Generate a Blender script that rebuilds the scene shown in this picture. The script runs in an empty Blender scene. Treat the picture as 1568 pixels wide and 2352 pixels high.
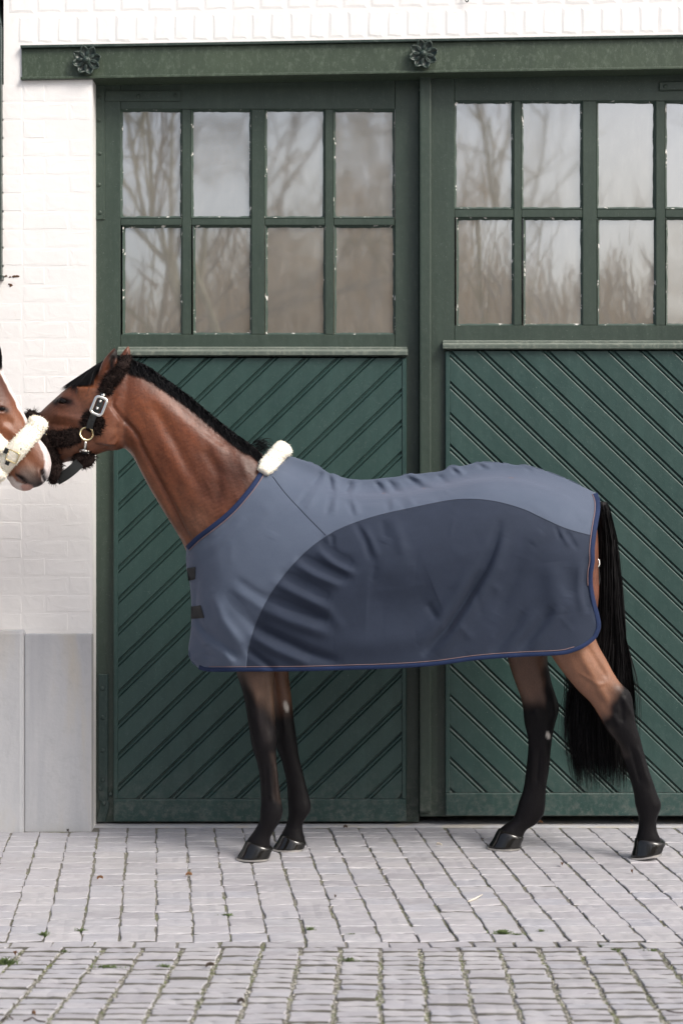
import bpy, bmesh, math, random
import numpy as np
from mathutils import Vector, Matrix
from mathutils.bvhtree import BVHTree

random.seed(7)
rng = np.random.default_rng(11)
R = math.radians
C = bpy.context.scene.collection
scene = bpy.context.scene

# ---------------------------------------------------------------- camera, sky, sun, exposure
CAM_D, CAM_H, FPX, CX, CY = 8.4, 1.425, 4306.0, 784.0, 1160.0
cam = bpy.data.objects.new('camera', bpy.data.cameras.new('camera'))
C.objects.link(cam)
cam.location = (0, -CAM_D, CAM_H)
cam.rotation_euler = (R(90), 0, 0)
cam.data.sensor_fit = 'VERTICAL'
cam.data.sensor_height = 36.0
cam.data.sensor_width = 24.0
cam.data.lens = 65.9
cam.data.shift_y = -16.0 / 2400.0
cam.data.clip_end = 1000
cam.data.dof.use_dof = True
cam.data.dof.focus_distance = 7.6
cam.data.dof.aperture_fstop = 3.2
scene.camera = cam

SUN_EL, SUN_AZ = 43.0, 50.0          # azimuth measured from the camera side towards the right
world = bpy.data.worlds.new('World')
scene.world = world
world.use_nodes = True
wn = world.node_tree
bg = wn.nodes['Background']
sky = wn.nodes.new('ShaderNodeTexSky')
sky.sky_type = 'NISHITA'
sky.sun_disc = False
sky.sun_elevation = R(SUN_EL)
sky.sun_rotation = R(180 - SUN_AZ)
sky.air_density = 1.0
sky.dust_density = 5.0
sky.ozone_density = 1.5
hsv = wn.nodes.new('ShaderNodeHueSaturation')
hsv.inputs['Saturation'].default_value = 0.75
wn.links.new(sky.outputs[0], hsv.inputs['Color'])
wn.links.new(hsv.outputs[0], bg.inputs['Color'])
bg.inputs['Strength'].default_value = 0.15

sd = bpy.data.lights.new('sun', 'SUN')
sd.energy = 1.8
sd.angle = R(22)
sd.color = (1.0, 0.965, 0.915)
sun = bpy.data.objects.new('sun', sd)
C.objects.link(sun)
sv = Vector((math.sin(R(SUN_AZ)) * math.cos(R(SUN_EL)), -math.cos(R(SUN_AZ)) * math.cos(R(SUN_EL)), math.sin(R(SUN_EL))))
sun.rotation_euler = sv.to_track_quat('Z', 'Y').to_euler()

vs = scene.view_settings
vs.view_transform = 'Standard'
vs.look = 'None'
vs.exposure = 0.45
vs.gamma = 1.0
vs.use_curve_mapping = False

# ---------------------------------------------------------------- helpers
def U(px, py, Y):
    """the point of the plane y = Y seen at (px, py) of the 1568 x 2352 photograph"""
    t = (Y + CAM_D) / FPX
    return Vector(((px - CX) * t, Y, CAM_H - (py - CY) * t))

def ground_z(Y):
    y = -Y
    if y < 2.1:
        return -0.024 * y
    return -0.0504 + 0.041 * (min(y, 6.0) - 2.1)

def link(name, me, m, parent=None):
    o = bpy.data.objects.new(name, me)
    C.objects.link(o)
    if m is not None and len(me.materials) == 0:
        me.materials.append(m)
    if parent is not None:
        o.parent = parent
    return o

def mesh(name, verts, faces, m, parent=None, smooth=False):
    me = bpy.data.meshes.new(name)
    me.from_pydata([tuple(v) for v in verts], [], faces)
    me.update()
    if smooth:
        me.polygons.foreach_set('use_smooth', [True] * len(me.polygons))
    return link(name, me, m, parent)

def bmobj(name, bm, m, parent=None, smooth=False):
    me = bpy.data.meshes.new(name)
    bm.normal_update()
    bm.to_mesh(me)
    bm.free()
    if smooth:
        me.polygons.foreach_set('use_smooth', [True] * len(me.polygons))
    return link(name, me, m, parent)

def tag(o, label, cat, group=None, kind=None):
    o['label'] = label
    o['category'] = cat
    if group:
        o['group'] = group
    if kind:
        o['kind'] = kind
    return o

def empty(name, loc, label, cat, group=None):
    o = bpy.data.objects.new(name, None)
    o.location = loc
    C.objects.link(o)
    tag(o, label, cat, group)
    return o

def put(o, parent):
    """parent o (built in world space) to a thing that may stand away from the origin"""
    o.parent = parent
    o.matrix_parent_inverse = parent.matrix_basis.inverted()
    return o

def add_box(bm, x0, x1, y0, y1, z0, z1, bev=0.0, M=None):
    r = bmesh.ops.create_cube(bm, size=1.0)
    vv = r['verts']
    for v in vv:
        v.co = Vector((x0 + (v.co.x + .5) * (x1 - x0), y0 + (v.co.y + .5) * (y1 - y0), z0 + (v.co.z + .5) * (z1 - z0)))
    if bev > 0:
        ee = list({e for v in vv for e in v.link_edges})
        rr = bmesh.ops.bevel(bm, geom=ee, offset=bev, segments=2, profile=.6, affect='EDGES')
        vv = list({v for f in rr['faces'] for v in f.verts} | {v for v in vv if v.is_valid})
    if M is not None:
        for v in vv:
            v.co = M @ v.co
    return vv

def box_obj(name, b, m, parent=None, bev=0.0):
    bm = bmesh.new()
    add_box(bm, *b, bev)
    return bmobj(name, bm, m, parent)

def quad_prism(name, q, y0, y1, m, parent=None, bev=.002):
    """a board whose outline is four (x, z) points, front face y0, back y1"""
    bm = bmesh.new()
    f = [bm.verts.new((x, y0, z)) for x, z in q]
    b = [bm.verts.new((x, y1, z)) for x, z in q]
    bm.faces.new(f)
    bm.faces.new(b[::-1])
    for i in range(len(q)):
        j = (i + 1) % len(q)
        bm.faces.new((f[j], f[i], b[i], b[j]))
    bmesh.ops.recalc_face_normals(bm, faces=bm.faces)
    if bev:
        bmesh.ops.bevel(bm, geom=list(bm.edges), offset=bev, segments=1, affect='EDGES')
    return bmobj(name, bm, m, parent)

def tube_data(path, rad, n=8, flat=1.0, up=None, closed=False):
    V, F = [], []
    P = [Vector(p) for p in path]
    N = len(P)
    prev = None
    for i, p in enumerate(P):
        a = P[(i - 1) % N] if (closed or i > 0) else P[i]
        b = P[(i + 1) % N] if (closed or i < N - 1) else P[i]
        t = (b - a).normalized()
        if up is not None:
            s = t.cross(Vector(up))
        elif prev is not None:
            s = prev - t * prev.dot(t)
        else:
            s = t.cross(Vector((0.13, -0.9, 0.37)))
        s.normalize()
        prev = s
        w = t.cross(s).normalized()
        r = rad[i] if hasattr(rad, '__len__') else rad
        for k in range(n):
            an = 2 * math.pi * k / n
            V.append(p + s * (r * math.cos(an)) + w * (r * flat * math.sin(an)))
    M = N if closed else N - 1
    for i in range(M):
        j = (i + 1) % N
        for k in range(n):
            l = (k + 1) % n
            F.append((i * n + k, i * n + l, j * n + l, j * n + k))
    if not closed:
        F.append(tuple(range(n - 1, -1, -1)))
        F.append(tuple((N - 1) * n + k for k in range(n)))
    return V, F

def tube(name, path, rad, m, parent=None, n=8, flat=1.0, up=None, closed=False):
    V, F = tube_data(path, rad, n, flat, up, closed)
    return mesh(name, V, F, m, parent, True)

def cr(pts, n, closed=False):
    """Catmull-Rom through pts, resampled evenly to n points"""
    P = np.array(pts, float)
    out = []
    N = len(P)
    for i in range(N - 1):
        p0 = P[i - 1] if i > 0 else 2 * P[0] - P[1]
        p1, p2 = P[i], P[i + 1]
        p3 = P[i + 2] if i + 2 < N else 2 * P[-1] - P[-2]
        for t in np.linspace(0, 1, 16, endpoint=False):
            out.append(.5 * ((2 * p1) + (-p0 + p2) * t + (2 * p0 - 5 * p1 + 4 * p2 - p3) * t * t + (-p0 + 3 * p1 - 3 * p2 + p3) * t ** 3))
    out.append(P[-1])
    out = np.array(out)
    s = np.concatenate([[0], np.cumsum(np.linalg.norm(np.diff(out, axis=0), axis=1))])
    q = np.linspace(0, s[-1], n)
    return np.stack([np.interp(q, s, out[:, k]) for k in range(P.shape[1])], 1)

def poly_dist(px, py, line):
    """distance of every (px, py) to a polyline and the place along it (0..1)"""
    L = np.array(line, float)
    best = np.full(px.shape, 1e9)
    tt = np.zeros(px.shape)
    seg = np.linalg.norm(np.diff(L, axis=0), axis=1)
    tot, acc = seg.sum(), 0.0
    for (a, b, s) in zip(L[:-1], L[1:], seg):
        d = b - a
        t = np.clip(((px - a[0]) * d[0] + (py - a[1]) * d[1]) / max(1e-9, s * s), 0, 1)
        r = np.hypot(px - a[0] - t * d[0], py - a[1] - t * d[1])
        k = r < best
        best = np.where(k, r, best)
        tt = np.where(k, (acc + t * s) / tot, tt)
        acc += s
    return best, tt

def sstep(a, b, x):
    t = np.clip((x - a) / (b - a), 0, 1)      # also runs downhill when a > b
    return t * t * (3 - 2 * t)

# ---------------------------------------------------------------- materials
class MatB:
    def __init__(self, name):
        self.m = bpy.data.materials.new(name)
        self.m.use_nodes = True
        self.t = self.m.node_tree
        self.p = self.t.nodes['Principled BSDF']
        self.tc = self.t.nodes.new('ShaderNodeTexCoord')
    def n(self, kind):
        return self.t.nodes.new(kind)
    def l(self, a, b):
        self.t.links.new(a, b)
    def set(self, **k):
        for a, v in k.items():
            self.p.inputs[a.replace('_', ' ')].default_value = v
    def noise(self, scale, detail=4, rough=.55, stretch=None, world=True, dist=0):
        x = self.n('ShaderNodeTexNoise')
        x.inputs['Scale'].default_value = scale
        x.inputs['Detail'].default_value = detail
        x.inputs['Roughness'].default_value = rough
        x.inputs['Distortion'].default_value = dist
        if world:
            g = self.n('ShaderNodeNewGeometry')
            src = g.outputs['Position']
        else:
            src = self.tc.outputs['Object']
        if stretch:
            mp = self.n('ShaderNodeMapping')
            mp.inputs['Scale'].default_value = stretch
            self.l(src, mp.inputs['Vector'])
            src = mp.outputs[0]
        self.l(src, x.inputs['Vector'])
        return x.outputs['Fac']
    def ramp(self, fac, stops):
        r = self.n('ShaderNodeValToRGB')
        e = r.color_ramp.elements
        while len(e) < len(stops):
            e.new(.5)
        for i, (p, c) in enumerate(stops):
            e[i].position = p
            e[i].color = (c[0], c[1], c[2], 1) if hasattr(c, '__len__') else (c, c, c, 1)
        self.l(fac, r.inputs[0])
        return r.outputs[0]
    def mix(self, fac, a, b, mode='MIX'):
        x = self.n('ShaderNodeMix')
        x.data_type = 'RGBA'
        x.blend_type = mode
        if isinstance(fac, (int, float)):
            x.inputs[0].default_value = fac
        else:
            self.l(fac, x.inputs[0])
        for i, v in ((6, a), (7, b)):
            if hasattr(v, 'is_linked'):
                self.l(v, x.inputs[i])
            else:
                x.inputs[i].default_value = (v[0], v[1], v[2], 1)
        return x.outputs[2]
    def base(self, c):
        if hasattr(c, 'is_linked'):
            self.l(c, self.p.inputs['Base Color'])
        else:
            self.p.inputs['Base Color'].default_value = (c[0], c[1], c[2], 1)
    def bump(self, h, strength, dist):
        b = self.n('ShaderNodeBump')
        b.inputs['Strength'].default_value = strength
        b.inputs['Distance'].default_value = dist
        self.l(h, b.inputs['Height'])
        if self.p.inputs['Normal'].is_linked:
            self.l(self.p.inputs['Normal'].links[0].from_socket, b.inputs['Normal'])
        self.l(b.outputs[0], self.p.inputs['Normal'])
    def rnd(self):
        return self.n('ShaderNodeObjectInfo').outputs['Random']

def plain(name, col, rough=.5, metal=0.0, **k):
    b = MatB(name)
    b.base(col)
    b.set(Roughness=rough, Metallic=metal, **k)
    return b.m

def paint_mat(name, c0, c1, fade, speck=.5, rough=.5):
    b = MatB(name)
    n1 = b.noise(2.2, 5, .6)
    col = b.ramp(n1, [(.3, c0), (.7, c1)])
    n2 = b.noise(60, 6, .7, (1, 1, .55))
    f2 = b.ramp(n2, [(.5, 0), (.78, 1)])
    fm = b.n('ShaderNodeMath'); fm.operation = 'MULTIPLY'
    b.l(f2, fm.inputs[0]); fm.inputs[1].default_value = speck
    col = b.mix(fm.outputs[0], col, fade)
    # rows of dust where a face looks up
    g = b.n('ShaderNodeNewGeometry')
    sx = b.n('ShaderNodeSeparateXYZ')
    b.l(g.outputs['True Normal'], sx.inputs[0])
    up = b.ramp(sx.outputs['Z'], [(.68, 0), (.97, 1)])
    um = b.n('ShaderNodeMath'); um.operation = 'MULTIPLY'
    b.l(up, um.inputs[0])
    b.l(b.ramp(b.noise(9, 4, .7), [(.3, .15), (.7, .75)]), um.inputs[1])
    col = b.mix(um.outputs[0], col, (.30, .32, .28))
    # splashes and dirt creeping up from the ground, and long runs down the boards
    sp = b.n('ShaderNodeSeparateXYZ')
    b.l(b.n('ShaderNodeNewGeometry').outputs['Position'], sp.inputs[0])
    lowm = b.n('ShaderNodeMath'); lowm.operation = 'MULTIPLY'
    b.l(b.ramp(sp.outputs['Z'], [(0, .55), (.28, 0)]), lowm.inputs[0])
    b.l(b.ramp(b.noise(34, 5, .75), [(.45, 0), (.7, 1)]), lowm.inputs[1])
    col = b.mix(lowm.outputs[0], col, (.19, .185, .17))
    run = b.noise(5, 5, .65, (3.2, 1, .22), dist=.3)
    col = b.mix(b.ramp(run, [(.45, 0), (.8, .28)]), col, tuple(c * 1.7 + .006 for c in c1))
    n3 = b.noise(330, 2, .5)
    f3 = b.ramp(n3, [(.735, 0), (.75, 1)])
    col = b.mix(f3, col, (.32, .36, .33))
    b.base(col)
    b.set(Roughness=rough)
    b.p.inputs['Specular IOR Level'].default_value = .4
    b.bump(b.noise(45, 5, .6), .25, .004)
    return b.m

def brick_paint():
    b = MatB('white_painted_brick')
    n = b.noise(3.0, 5, .6)
    col = b.ramp(n, [(.3, (.755, .742, .722)), (.7, (.81, .795, .775))])
    st = b.noise(26, 5, .65, (1, 1, .6))
    col = b.mix(b.ramp(st, [(.62, 0), (.8, .3)]), col, (.62, .575, .52))
    b.base(col)
    b.set(Roughness=.62)
    b.bump(b.noise(22, 6, .6), .28, .004)
    b.bump(b.noise(120, 3, .6), .2, .0012)
    return b.m

def cement_mat():
    b = MatB('cement_render')
    n = b.noise(5.5, 5, .6, (1, 1, .12), dist=.4)
    col = b.ramp(n, [(.32, (.34, .35, .375)), (.5, (.42, .425, .44)), (.62, (.44, .42, .385)), (.8, (.40, .375, .33))])
    n2 = b.noise(14, 6, .65)
    col = b.mix(b.ramp(n2, [(.55, 0), (.8, .4)]), col, (.27, .275, .285))
    col = b.mix(b.ramp(b.noise(4, 5, .7, (1, 1, .5), dist=1.0), [(.55, 0), (.72, .3)]), col, (.47, .47, .48))
    col = b.mix(b.ramp(b.noise(160, 3, .5), [(.72, 0), (.78, .6)]), col, (.62, .62, .62))
    b.base(col)
    b.set(Roughness=.8)
    b.bump(b.noise(35, 6, .6), .4, .004)
    return b.m

def stone_mat():
    b = MatB('paving_stone')
    rd = b.rnd()
    col = b.ramp(rd, [(0, (.300, .288, .308)), (.3, (.370, .358, .380)), (.65, (.400, .386, .398)), (1, (.330, .330, .364))])
    n = b.noise(3.2, 5, .6)
    col = b.mix(b.ramp(n, [(.35, 0), (.72, .7)]), col, (.33, .325, .335))
    n2 = b.noise(30, 6, .7, (.35, 1.4, 1))
    col = b.mix(b.ramp(n2, [(.5, 0), (.75, .6)]), col, (.57, .56, .57))
    col = b.mix(b.ramp(b.noise(24, 6, .7, (.3, 1.2, 1), dist=.6), [(.58, 0), (.74, .75)]), col, (.22, .215, .225))
    col = b.mix(b.ramp(b.noise(210, 2, .5), [(.7, 0), (.76, .6)]), col, (.66, .65, .64))
    b.base(col)
    b.set(Roughness=.6)
    b.p.inputs['Specular IOR Level'].default_value = .35
    b.bump(b.noise(38, 6, .65, (.35, 1.5, 1)), .7, .006)
    return b.m

def joint_mat():
    b = MatB('joint_sand')
    n = b.noise(140, 4, .7)
    col = b.ramp(n, [(.35, (.09, .085, .075)), (.55, (.20, .19, .165)), (.75, (.36, .35, .32))])
    g = b.noise(7, 4, .6)
    n2 = b.noise(60, 3, .6)
    mul = b.n('ShaderNodeMath'); mul.operation = 'MULTIPLY'
    b.l(b.ramp(g, [(.45, 0), (.6, 1)]), mul.inputs[0])
    b.l(b.ramp(n2, [(.4, 0), (.6, .8)]), mul.inputs[1])
    col = b.mix(mul.outputs[0], col, (.14, .16, .055))
    b.base(col)
    b.set(Roughness=.95)
    b.bump(n, 1.0, .006)
    return b.m

def glass_mat():
    b = MatB('old_window_glass')
    n = b.noise(5, 6, .65, (1, 1, .5), dist=.5)
    n2 = b.noise(40, 5, .7, (1.6, 1, .35))
    dust = b.mix(b.ramp(n2, [(.5, 0), (.8, .6)]), b.ramp(n, [(.35, (.125, .117, .102)), (.7, (.20, .188, .166))]), (.29, .275, .25))
    b.base(dust)
    b.set(Roughness=.03, IOR=4.5)
    b.bump(b.noise(2.4, 2, .4), .035, .01)
    b.bump(b.noise(9, 2, .4), .02, .004)
    return b.m

def fabric_mat(name, col, col2, sheen=.4, weave=900):
    b = MatB(name)
    n = b.noise(11, 5, .6)
    c = b.ramp(n, [(.3, col), (.7, col2)])
    f = b.noise(weave, 2, .5)
    c = b.mix(b.ramp(f, [(.3, .0), (.75, .35)]), c, tuple(min(1, x * 1.7 + .02) for x in col2))
    b.base(c)
    b.set(Roughness=.8)
    b.p.inputs['Specular IOR Level'].default_value = .25
    b.p.inputs['Sheen Weight'].default_value = sheen
    b.p.inputs['Sheen Roughness'].default_value = .45
    b.p.inputs['Sheen Tint'].default_value = (.75, .75, .95, 1)
    b.bump(f, .35, .0012)
    b.bump(b.noise(55, 4, .6), .12, .004)
    return b.m

def coat_mat(name):
    b = MatB(name)
    a = b.n('ShaderNodeAttribute')
    a.attribute_name = 'coat'
    n = b.noise(14, 5, .6, (1, 1, .6))
    v = b.ramp(n, [(.3, (.78, .76, .74)), (.7, (1.15, 1.14, 1.12))])
    c = b.mix(1.0, a.outputs['Color'], v, 'MULTIPLY')
    h = b.noise(420, 3, .6, (1, 1, .3))
    c = b.mix(1.0, c, b.ramp(h, [(.3, .8), (.7, 1.15)]), 'MULTIPLY')
    b.base(c)
    b.set(Roughness=.40)
    b.p.inputs['Specular IOR Level'].default_value = .36
    lum = b.n('ShaderNodeRGBToBW')
    b.l(a.outputs['Color'], lum.inputs[0])
    b.l(b.ramp(lum.outputs[0], [(.008, .11), (.05, .42)]), b.p.inputs['Specular IOR Level'])
    b.bump(h, .4, .0016)
    b.bump(b.noise(28, 4, .55), .4, .006)
    b.bump(b.noise(75, 3, .55, (1, 1, .35)), .25, .003)
    return b.m

def hair_mat(name, col, rough=.38):
    b = MatB(name)
    n = b.noise(60, 3, .5)
    b.base(b.ramp(n, [(.3, col), (.75, tuple(c * 1.9 for c in col))]))
    b.set(Roughness=rough)
    b.p.inputs['Specular IOR Level'].default_value = .16
    return b.m

def fleece_mat(name, c0, c1):
    b = MatB(name)
    n = b.noise(70, 4, .6)
    b.base(b.ramp(n, [(.3, c0), (.7, c1)]))
    b.set(Roughness=.95)
    b.p.inputs['Specular IOR Level'].default_value = .08
    if c0[0] > .3:
        b.p.inputs['Subsurface Weight'].default_value = .25
        b.p.inputs['Subsurface Radius'].default_value = (.02, .016, .012)
    b.bump(b.noise(160, 3, .6), .6, .005)
    return b.m

M = {}
M['beam'] = paint_mat('olive_beam_paint', (.030, .047, .030), (.042, .061, .038), (.11, .14, .105), .85, .5)
M['frame'] = paint_mat('green_frame_paint', (.025, .041, .031), (.037, .055, .042), (.09, .115, .095), .3, .42)
M['plank'] = paint_mat('green_plank_paint', (.018, .046, .041), (.028, .060, .053), (.075, .115, .105), .32, .40)
M['ledge'] = paint_mat('faded_ledge_paint', (.060, .082, .066), (.095, .115, .095), (.24, .25, .21), .9, .55)
M['iron'] = paint_mat('green_painted_iron', (.016, .034, .032), (.024, .046, .042), (.09, .12, .105), .35, .45)
M['rosette'] = paint_mat('dark_green_casting', (.018, .032, .026), (.03, .046, .038), (.16, .19, .17), .4, .3)
M['brick'] = brick_paint()
M['cement'] = cement_mat()
M['stone'] = stone_mat()
M['joint'] = joint_mat()
M['glass'] = glass_mat()
M['dark'] = plain('dark_gap', (.008, .009, .009), .9)
M['rust'] = plain('rusty_iron', (.085, .04, .02), .8)

def putty_mat():
    b = MatB('chipped_putty')
    n = b.noise(26, 4, .7)
    c = b.mix(b.ramp(n, [(.615, 0), (.64, 1)]), (.036, .062, .048), (.72, .70, .66))
    b.base(c)
    b.set(Roughness=.5)
    b.bump(n, .6, .004)
    return b.m
M['putty'] = putty_mat()

# ================================================================ WALL
YW = -0.13                       # face of the painted brickwork
YB = -0.1292                      # bed of the joints
xL = U(213, 1000, YW).x          # left edge of the doorway
xR = U(1730, 1000, YW).x
z_pl = U(0, 1455, YW).z
z_beam0 = U(50, 183, -.15).z
xb0 = U(50, 140, -.15).x
win_r = U(9, 300, YW).x          # right edge of the far left window opening
win_b = U(0, 642, YW).z

wall = empty('brick_wall', (0, YW, 0), 'white painted brick stable wall around the green double doors', 'wall')
bm = bmesh.new()
WX0, WX1, WT = -7.0, 6.0, 5.2
add_box(bm, WX0, xL, YB, .3, -.05, win_b)                     # below the window and beside the doors
add_box(bm, win_r, xL, YB, .3, win_b, WT)
add_box(bm, WX0, win_r - 1.0, YB, .3, win_b, WT)
add_box(bm, win_r - 1.0, win_r, YB, .3, U(0, -60, YW).z, WT)
add_box(bm, xL, xR, YB, .3, z_beam0 + .05, WT)
add_box(bm, xR, WX1, YB, .3, -.05, WT)
put(bmobj('mortar_bed', bm, M['brick']), wall)

def brick_mesh(w, h, d=.06, seed=0, k=1.0):
    r = random.Random(seed)
    bm = bmesh.new()
    nx = 4 if w > .12 else 3
    j = lambda s: r.uniform(-s, s)
    def ring(inset, y):
        pts = []
        x0, x1, z0, z1 = inset, w - inset, inset, h - inset
        for i in range(nx):
            pts.append((x0 + (x1 - x0) * i / nx, z0))
        for i in range(2):
            pts.append((x1, z0 + (z1 - z0) * i / 2))
        for i in range(nx):
            pts.append((x1 - (x1 - x0) * i / nx, z1))
        for i in range(2):
            pts.append((x0, z1 - (z1 - z0) * i / 2))
        return [(px, y, pz) for px, pz in pts]
    jit = [(j(.0025), j(.0025)) for _ in range(2 * nx + 4)]
    rings = []
    for inset, y in ((-.0005, d), (-.0005, .0058), (.004, .0016 * k), (.016, 0)):
        rings.append([bm.verts.new((x + jx, y + j(.0004), z + jz)) for (x, y, z), (jx, jz) in zip(ring(inset, y), jit)])
    for a, b in zip(rings[:-1], rings[1:]):
        for i in range(len(a)):
            k = (i + 1) % len(a)
            bm.faces.new((a[i], a[k], b[k], b[i]))
    bm.faces.new(rings[-1])
    bmesh.ops.recalc_face_normals(bm, faces=bm.faces)
    me = bpy.data.meshes.new('brick')
    bm.to_mesh(me)
    bm.free()
    me.materials.append(M['brick'])
    if k > .5:
        me.polygons.foreach_set('use_smooth', [True] * len(me.polygons))
    return me

STRETCH = [brick_mesh(.200, .0785, seed=i, k=.16) for i in range(6)]
HEAD = [brick_mesh(.0985, .0785, seed=20 + i, k=.16) for i in range(5)]
ROWL = [brick_mesh(.081, .124, seed=40 + i, k=1.5) for i in range(6)]
ROWW = [brick_mesh(.118, .124, seed=60 + i, k=1.4) for i in range(5)]
n_brick = 0
def lay(me, x, z, out=0.0):
    global n_brick
    o = bpy.data.objects.new('brick', me)
    C.objects.link(o)
    o.location = (x, YW + random.uniform(-.0004, .0006) - out, z)
    o.rotation_euler = (random.uniform(-.005, .005), random.uniform(-.006, .006), random.uniform(-.003, .003))
    put(o, wall)
    n_brick += 1
course = .0805
row = 0
z = z_pl + .012
z_top2 = U(0, 92, YW).z
while z < z_top2 - .05:
    left = win_r + .012 if z > win_b - .02 else win_r - .42
    x = xL - .006
    head_first = row % 2
    k = 0
    while x - .05 > left:
        hd = (k + head_first) % 2 == 0
        w = .0985 if hd else .200
        if x - w < left:
            hd, w = True, .096
            if x - w < left - .03:
                break
        inb = (x > xb0 - .004) and (z + .076 > U(50, 186, -.15).z) and (z < U(50, 100, -.15).z)
        if not inb:
            lay(random.choice(HEAD if hd else STRETCH), x - w, z)
        x -= w + .003
        k += 1
    z += course
    row += 1
# the two rows of bricks on edge above the beam
def beam_top(x):
    a, b = U(50, 103, -.15), U(1568, 76, -.16)
    return a.z + (b.z - a.z) * (x - a.x) / (b.x - a.x)
x = win_r + .06
while x < 1.62:
    if n_brick > 255:
        break
    zb = beam_top(x) + .010
    lay(random.choice(ROWL), x, zb, .0013)
    x += .0855
x = win_r + .02
while x < 1.62 and n_brick < 292:
    lay(random.choice(ROWW), x, beam_top(x) + .142, .0011)
    x += .1225

# plinth of cement, its left part a little proud
bm = bmesh.new()
xs = U(57, 1500, -.17).x
add_box(bm, xs, xL + .001, -.170, -.10, -.06, U(100, 1456, -.17).z, .006)
put(bmobj('plinth', bm, M['cement']), wall)
bm = bmesh.new()
add_box(bm, WX0, xs - .001, -.196, -.10, -.06, U(30, 1448, -.196).z, .016)
put(bmobj('plinth', bm, M['cement']), wall)
bm = bmesh.new()
add_box(bm, xR, WX1, -.170, -.10, -.06, U(100, 1440, -.17).z, .006)
put(bmobj('plinth', bm, M['cement']), wall)
# dark room behind everything
bm = bmesh.new()
add_box(bm, -6, 6, .31, .33, -.1, 5.0)
put(bmobj('inner_lining', bm, M['dark']), wall)

# window at the left edge
win = empty('arched_window', (win_r - .5, YW, win_b), 'dark green window frame cut by the left edge, above rusty chips', 'window')
zt = U(0, -60, YW).z
put(box_obj('window_frame', (win_r - .075, win_r - .004, -.165, .0, win_b + .02, U(0, 60, YW).z, ), M['rosette'], None, .006), win)
quad = [(win_r - .075, U(0, 58, YW).z), (win_r - .004, U(0, 60, YW).z), (win_r - .05, zt - .01), (win_r - .12, zt - .01)]
put(quad_prism('window_frame', quad, -.165, 0, M['rosette'], None, .004), win)
put(box_obj('window_frame', (win_r - .996, win_r - .925, -.165, .0, win_b + .02, zt), M['rosette'], None, .006), win)
put(box_obj('window_sill', (win_r - .998, win_r + .002, -.185, .0, win_b - .004, win_b + .018), M['rosette'], None, .004), win)
put(box_obj('pane', (win_r - .925, win_r - .075, -.03, -.02, win_b + .02, zt), M['glass']), win)
# rusty chips where the sill meets the wall
for i, (a, b, r) in enumerate([(14, 634, .006), (24, 636, .005), (33, 635, .008), (40, 634, .009), (22, 652, .005), (26, 655, .007)]):
    p = U(a, b, YW - .001)
    bm = bmesh.new()
    bmesh.ops.create_icosphere(bm, subdivisions=1, radius=r, matrix=Matrix.Translation(p) @ Matrix.Diagonal((1.3, .25, .8, 1)))
    for v in bm.verts:
        v.co += Vector((random.uniform(-1, 1), 0, random.uniform(-1, 1))) * r * .35
    put(bmobj('rust_spot', bm, M['rust']), wall)

# hook above the beam
hook = empty('wire_hook', U(1070, 0, YW), 'small dark wire hook in the white bricks above the right rosette', 'hook')
hp = [U(1064, -30, YW - .004), U(1066, -10, YW - .012), U(1069, 2, YW - .018), U(1073, 4, YW - .02), U(1075, -1, YW - .02)]
put(tube('hook_wire', cr(hp, 14), .0028, M['rosette'], None, 6), hook)

# ================================================================ BEAM WITH ROSETTES
beam = empty('lintel_beam', U(50, 183, -.16), 'long olive green steel beam over both stable doors', 'beam')
pa, pb = U(50, 144, -.145), U(2000, 112.5, -.145)
ang = math.atan2(pb.z - pa.z, pb.x - pa.x)
Lb = (pb - pa).length
TB = Matrix.Translation(pa) @ Matrix.Rotation(-ang, 4, 'Y')
H = .075
bm = bmesh.new()
vv = add_box(bm, 0, Lb, .004, .3, -H + .012, H - .012, .002, TB)
put(bmobj('web', bm, M['beam']), beam)
bm = bmesh.new()
add_box(bm, -.002, Lb, -.014, .3, H - .0115, H, .002, TB)
put(bmobj('flange', bm, M['rosette']), beam)
bm = bmesh.new()
add_box(bm, -.004, Lb, -.010, .3, -H, -H + .0115, .003, TB)
put(bmobj('flange', bm, M['beam']), beam)

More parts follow.
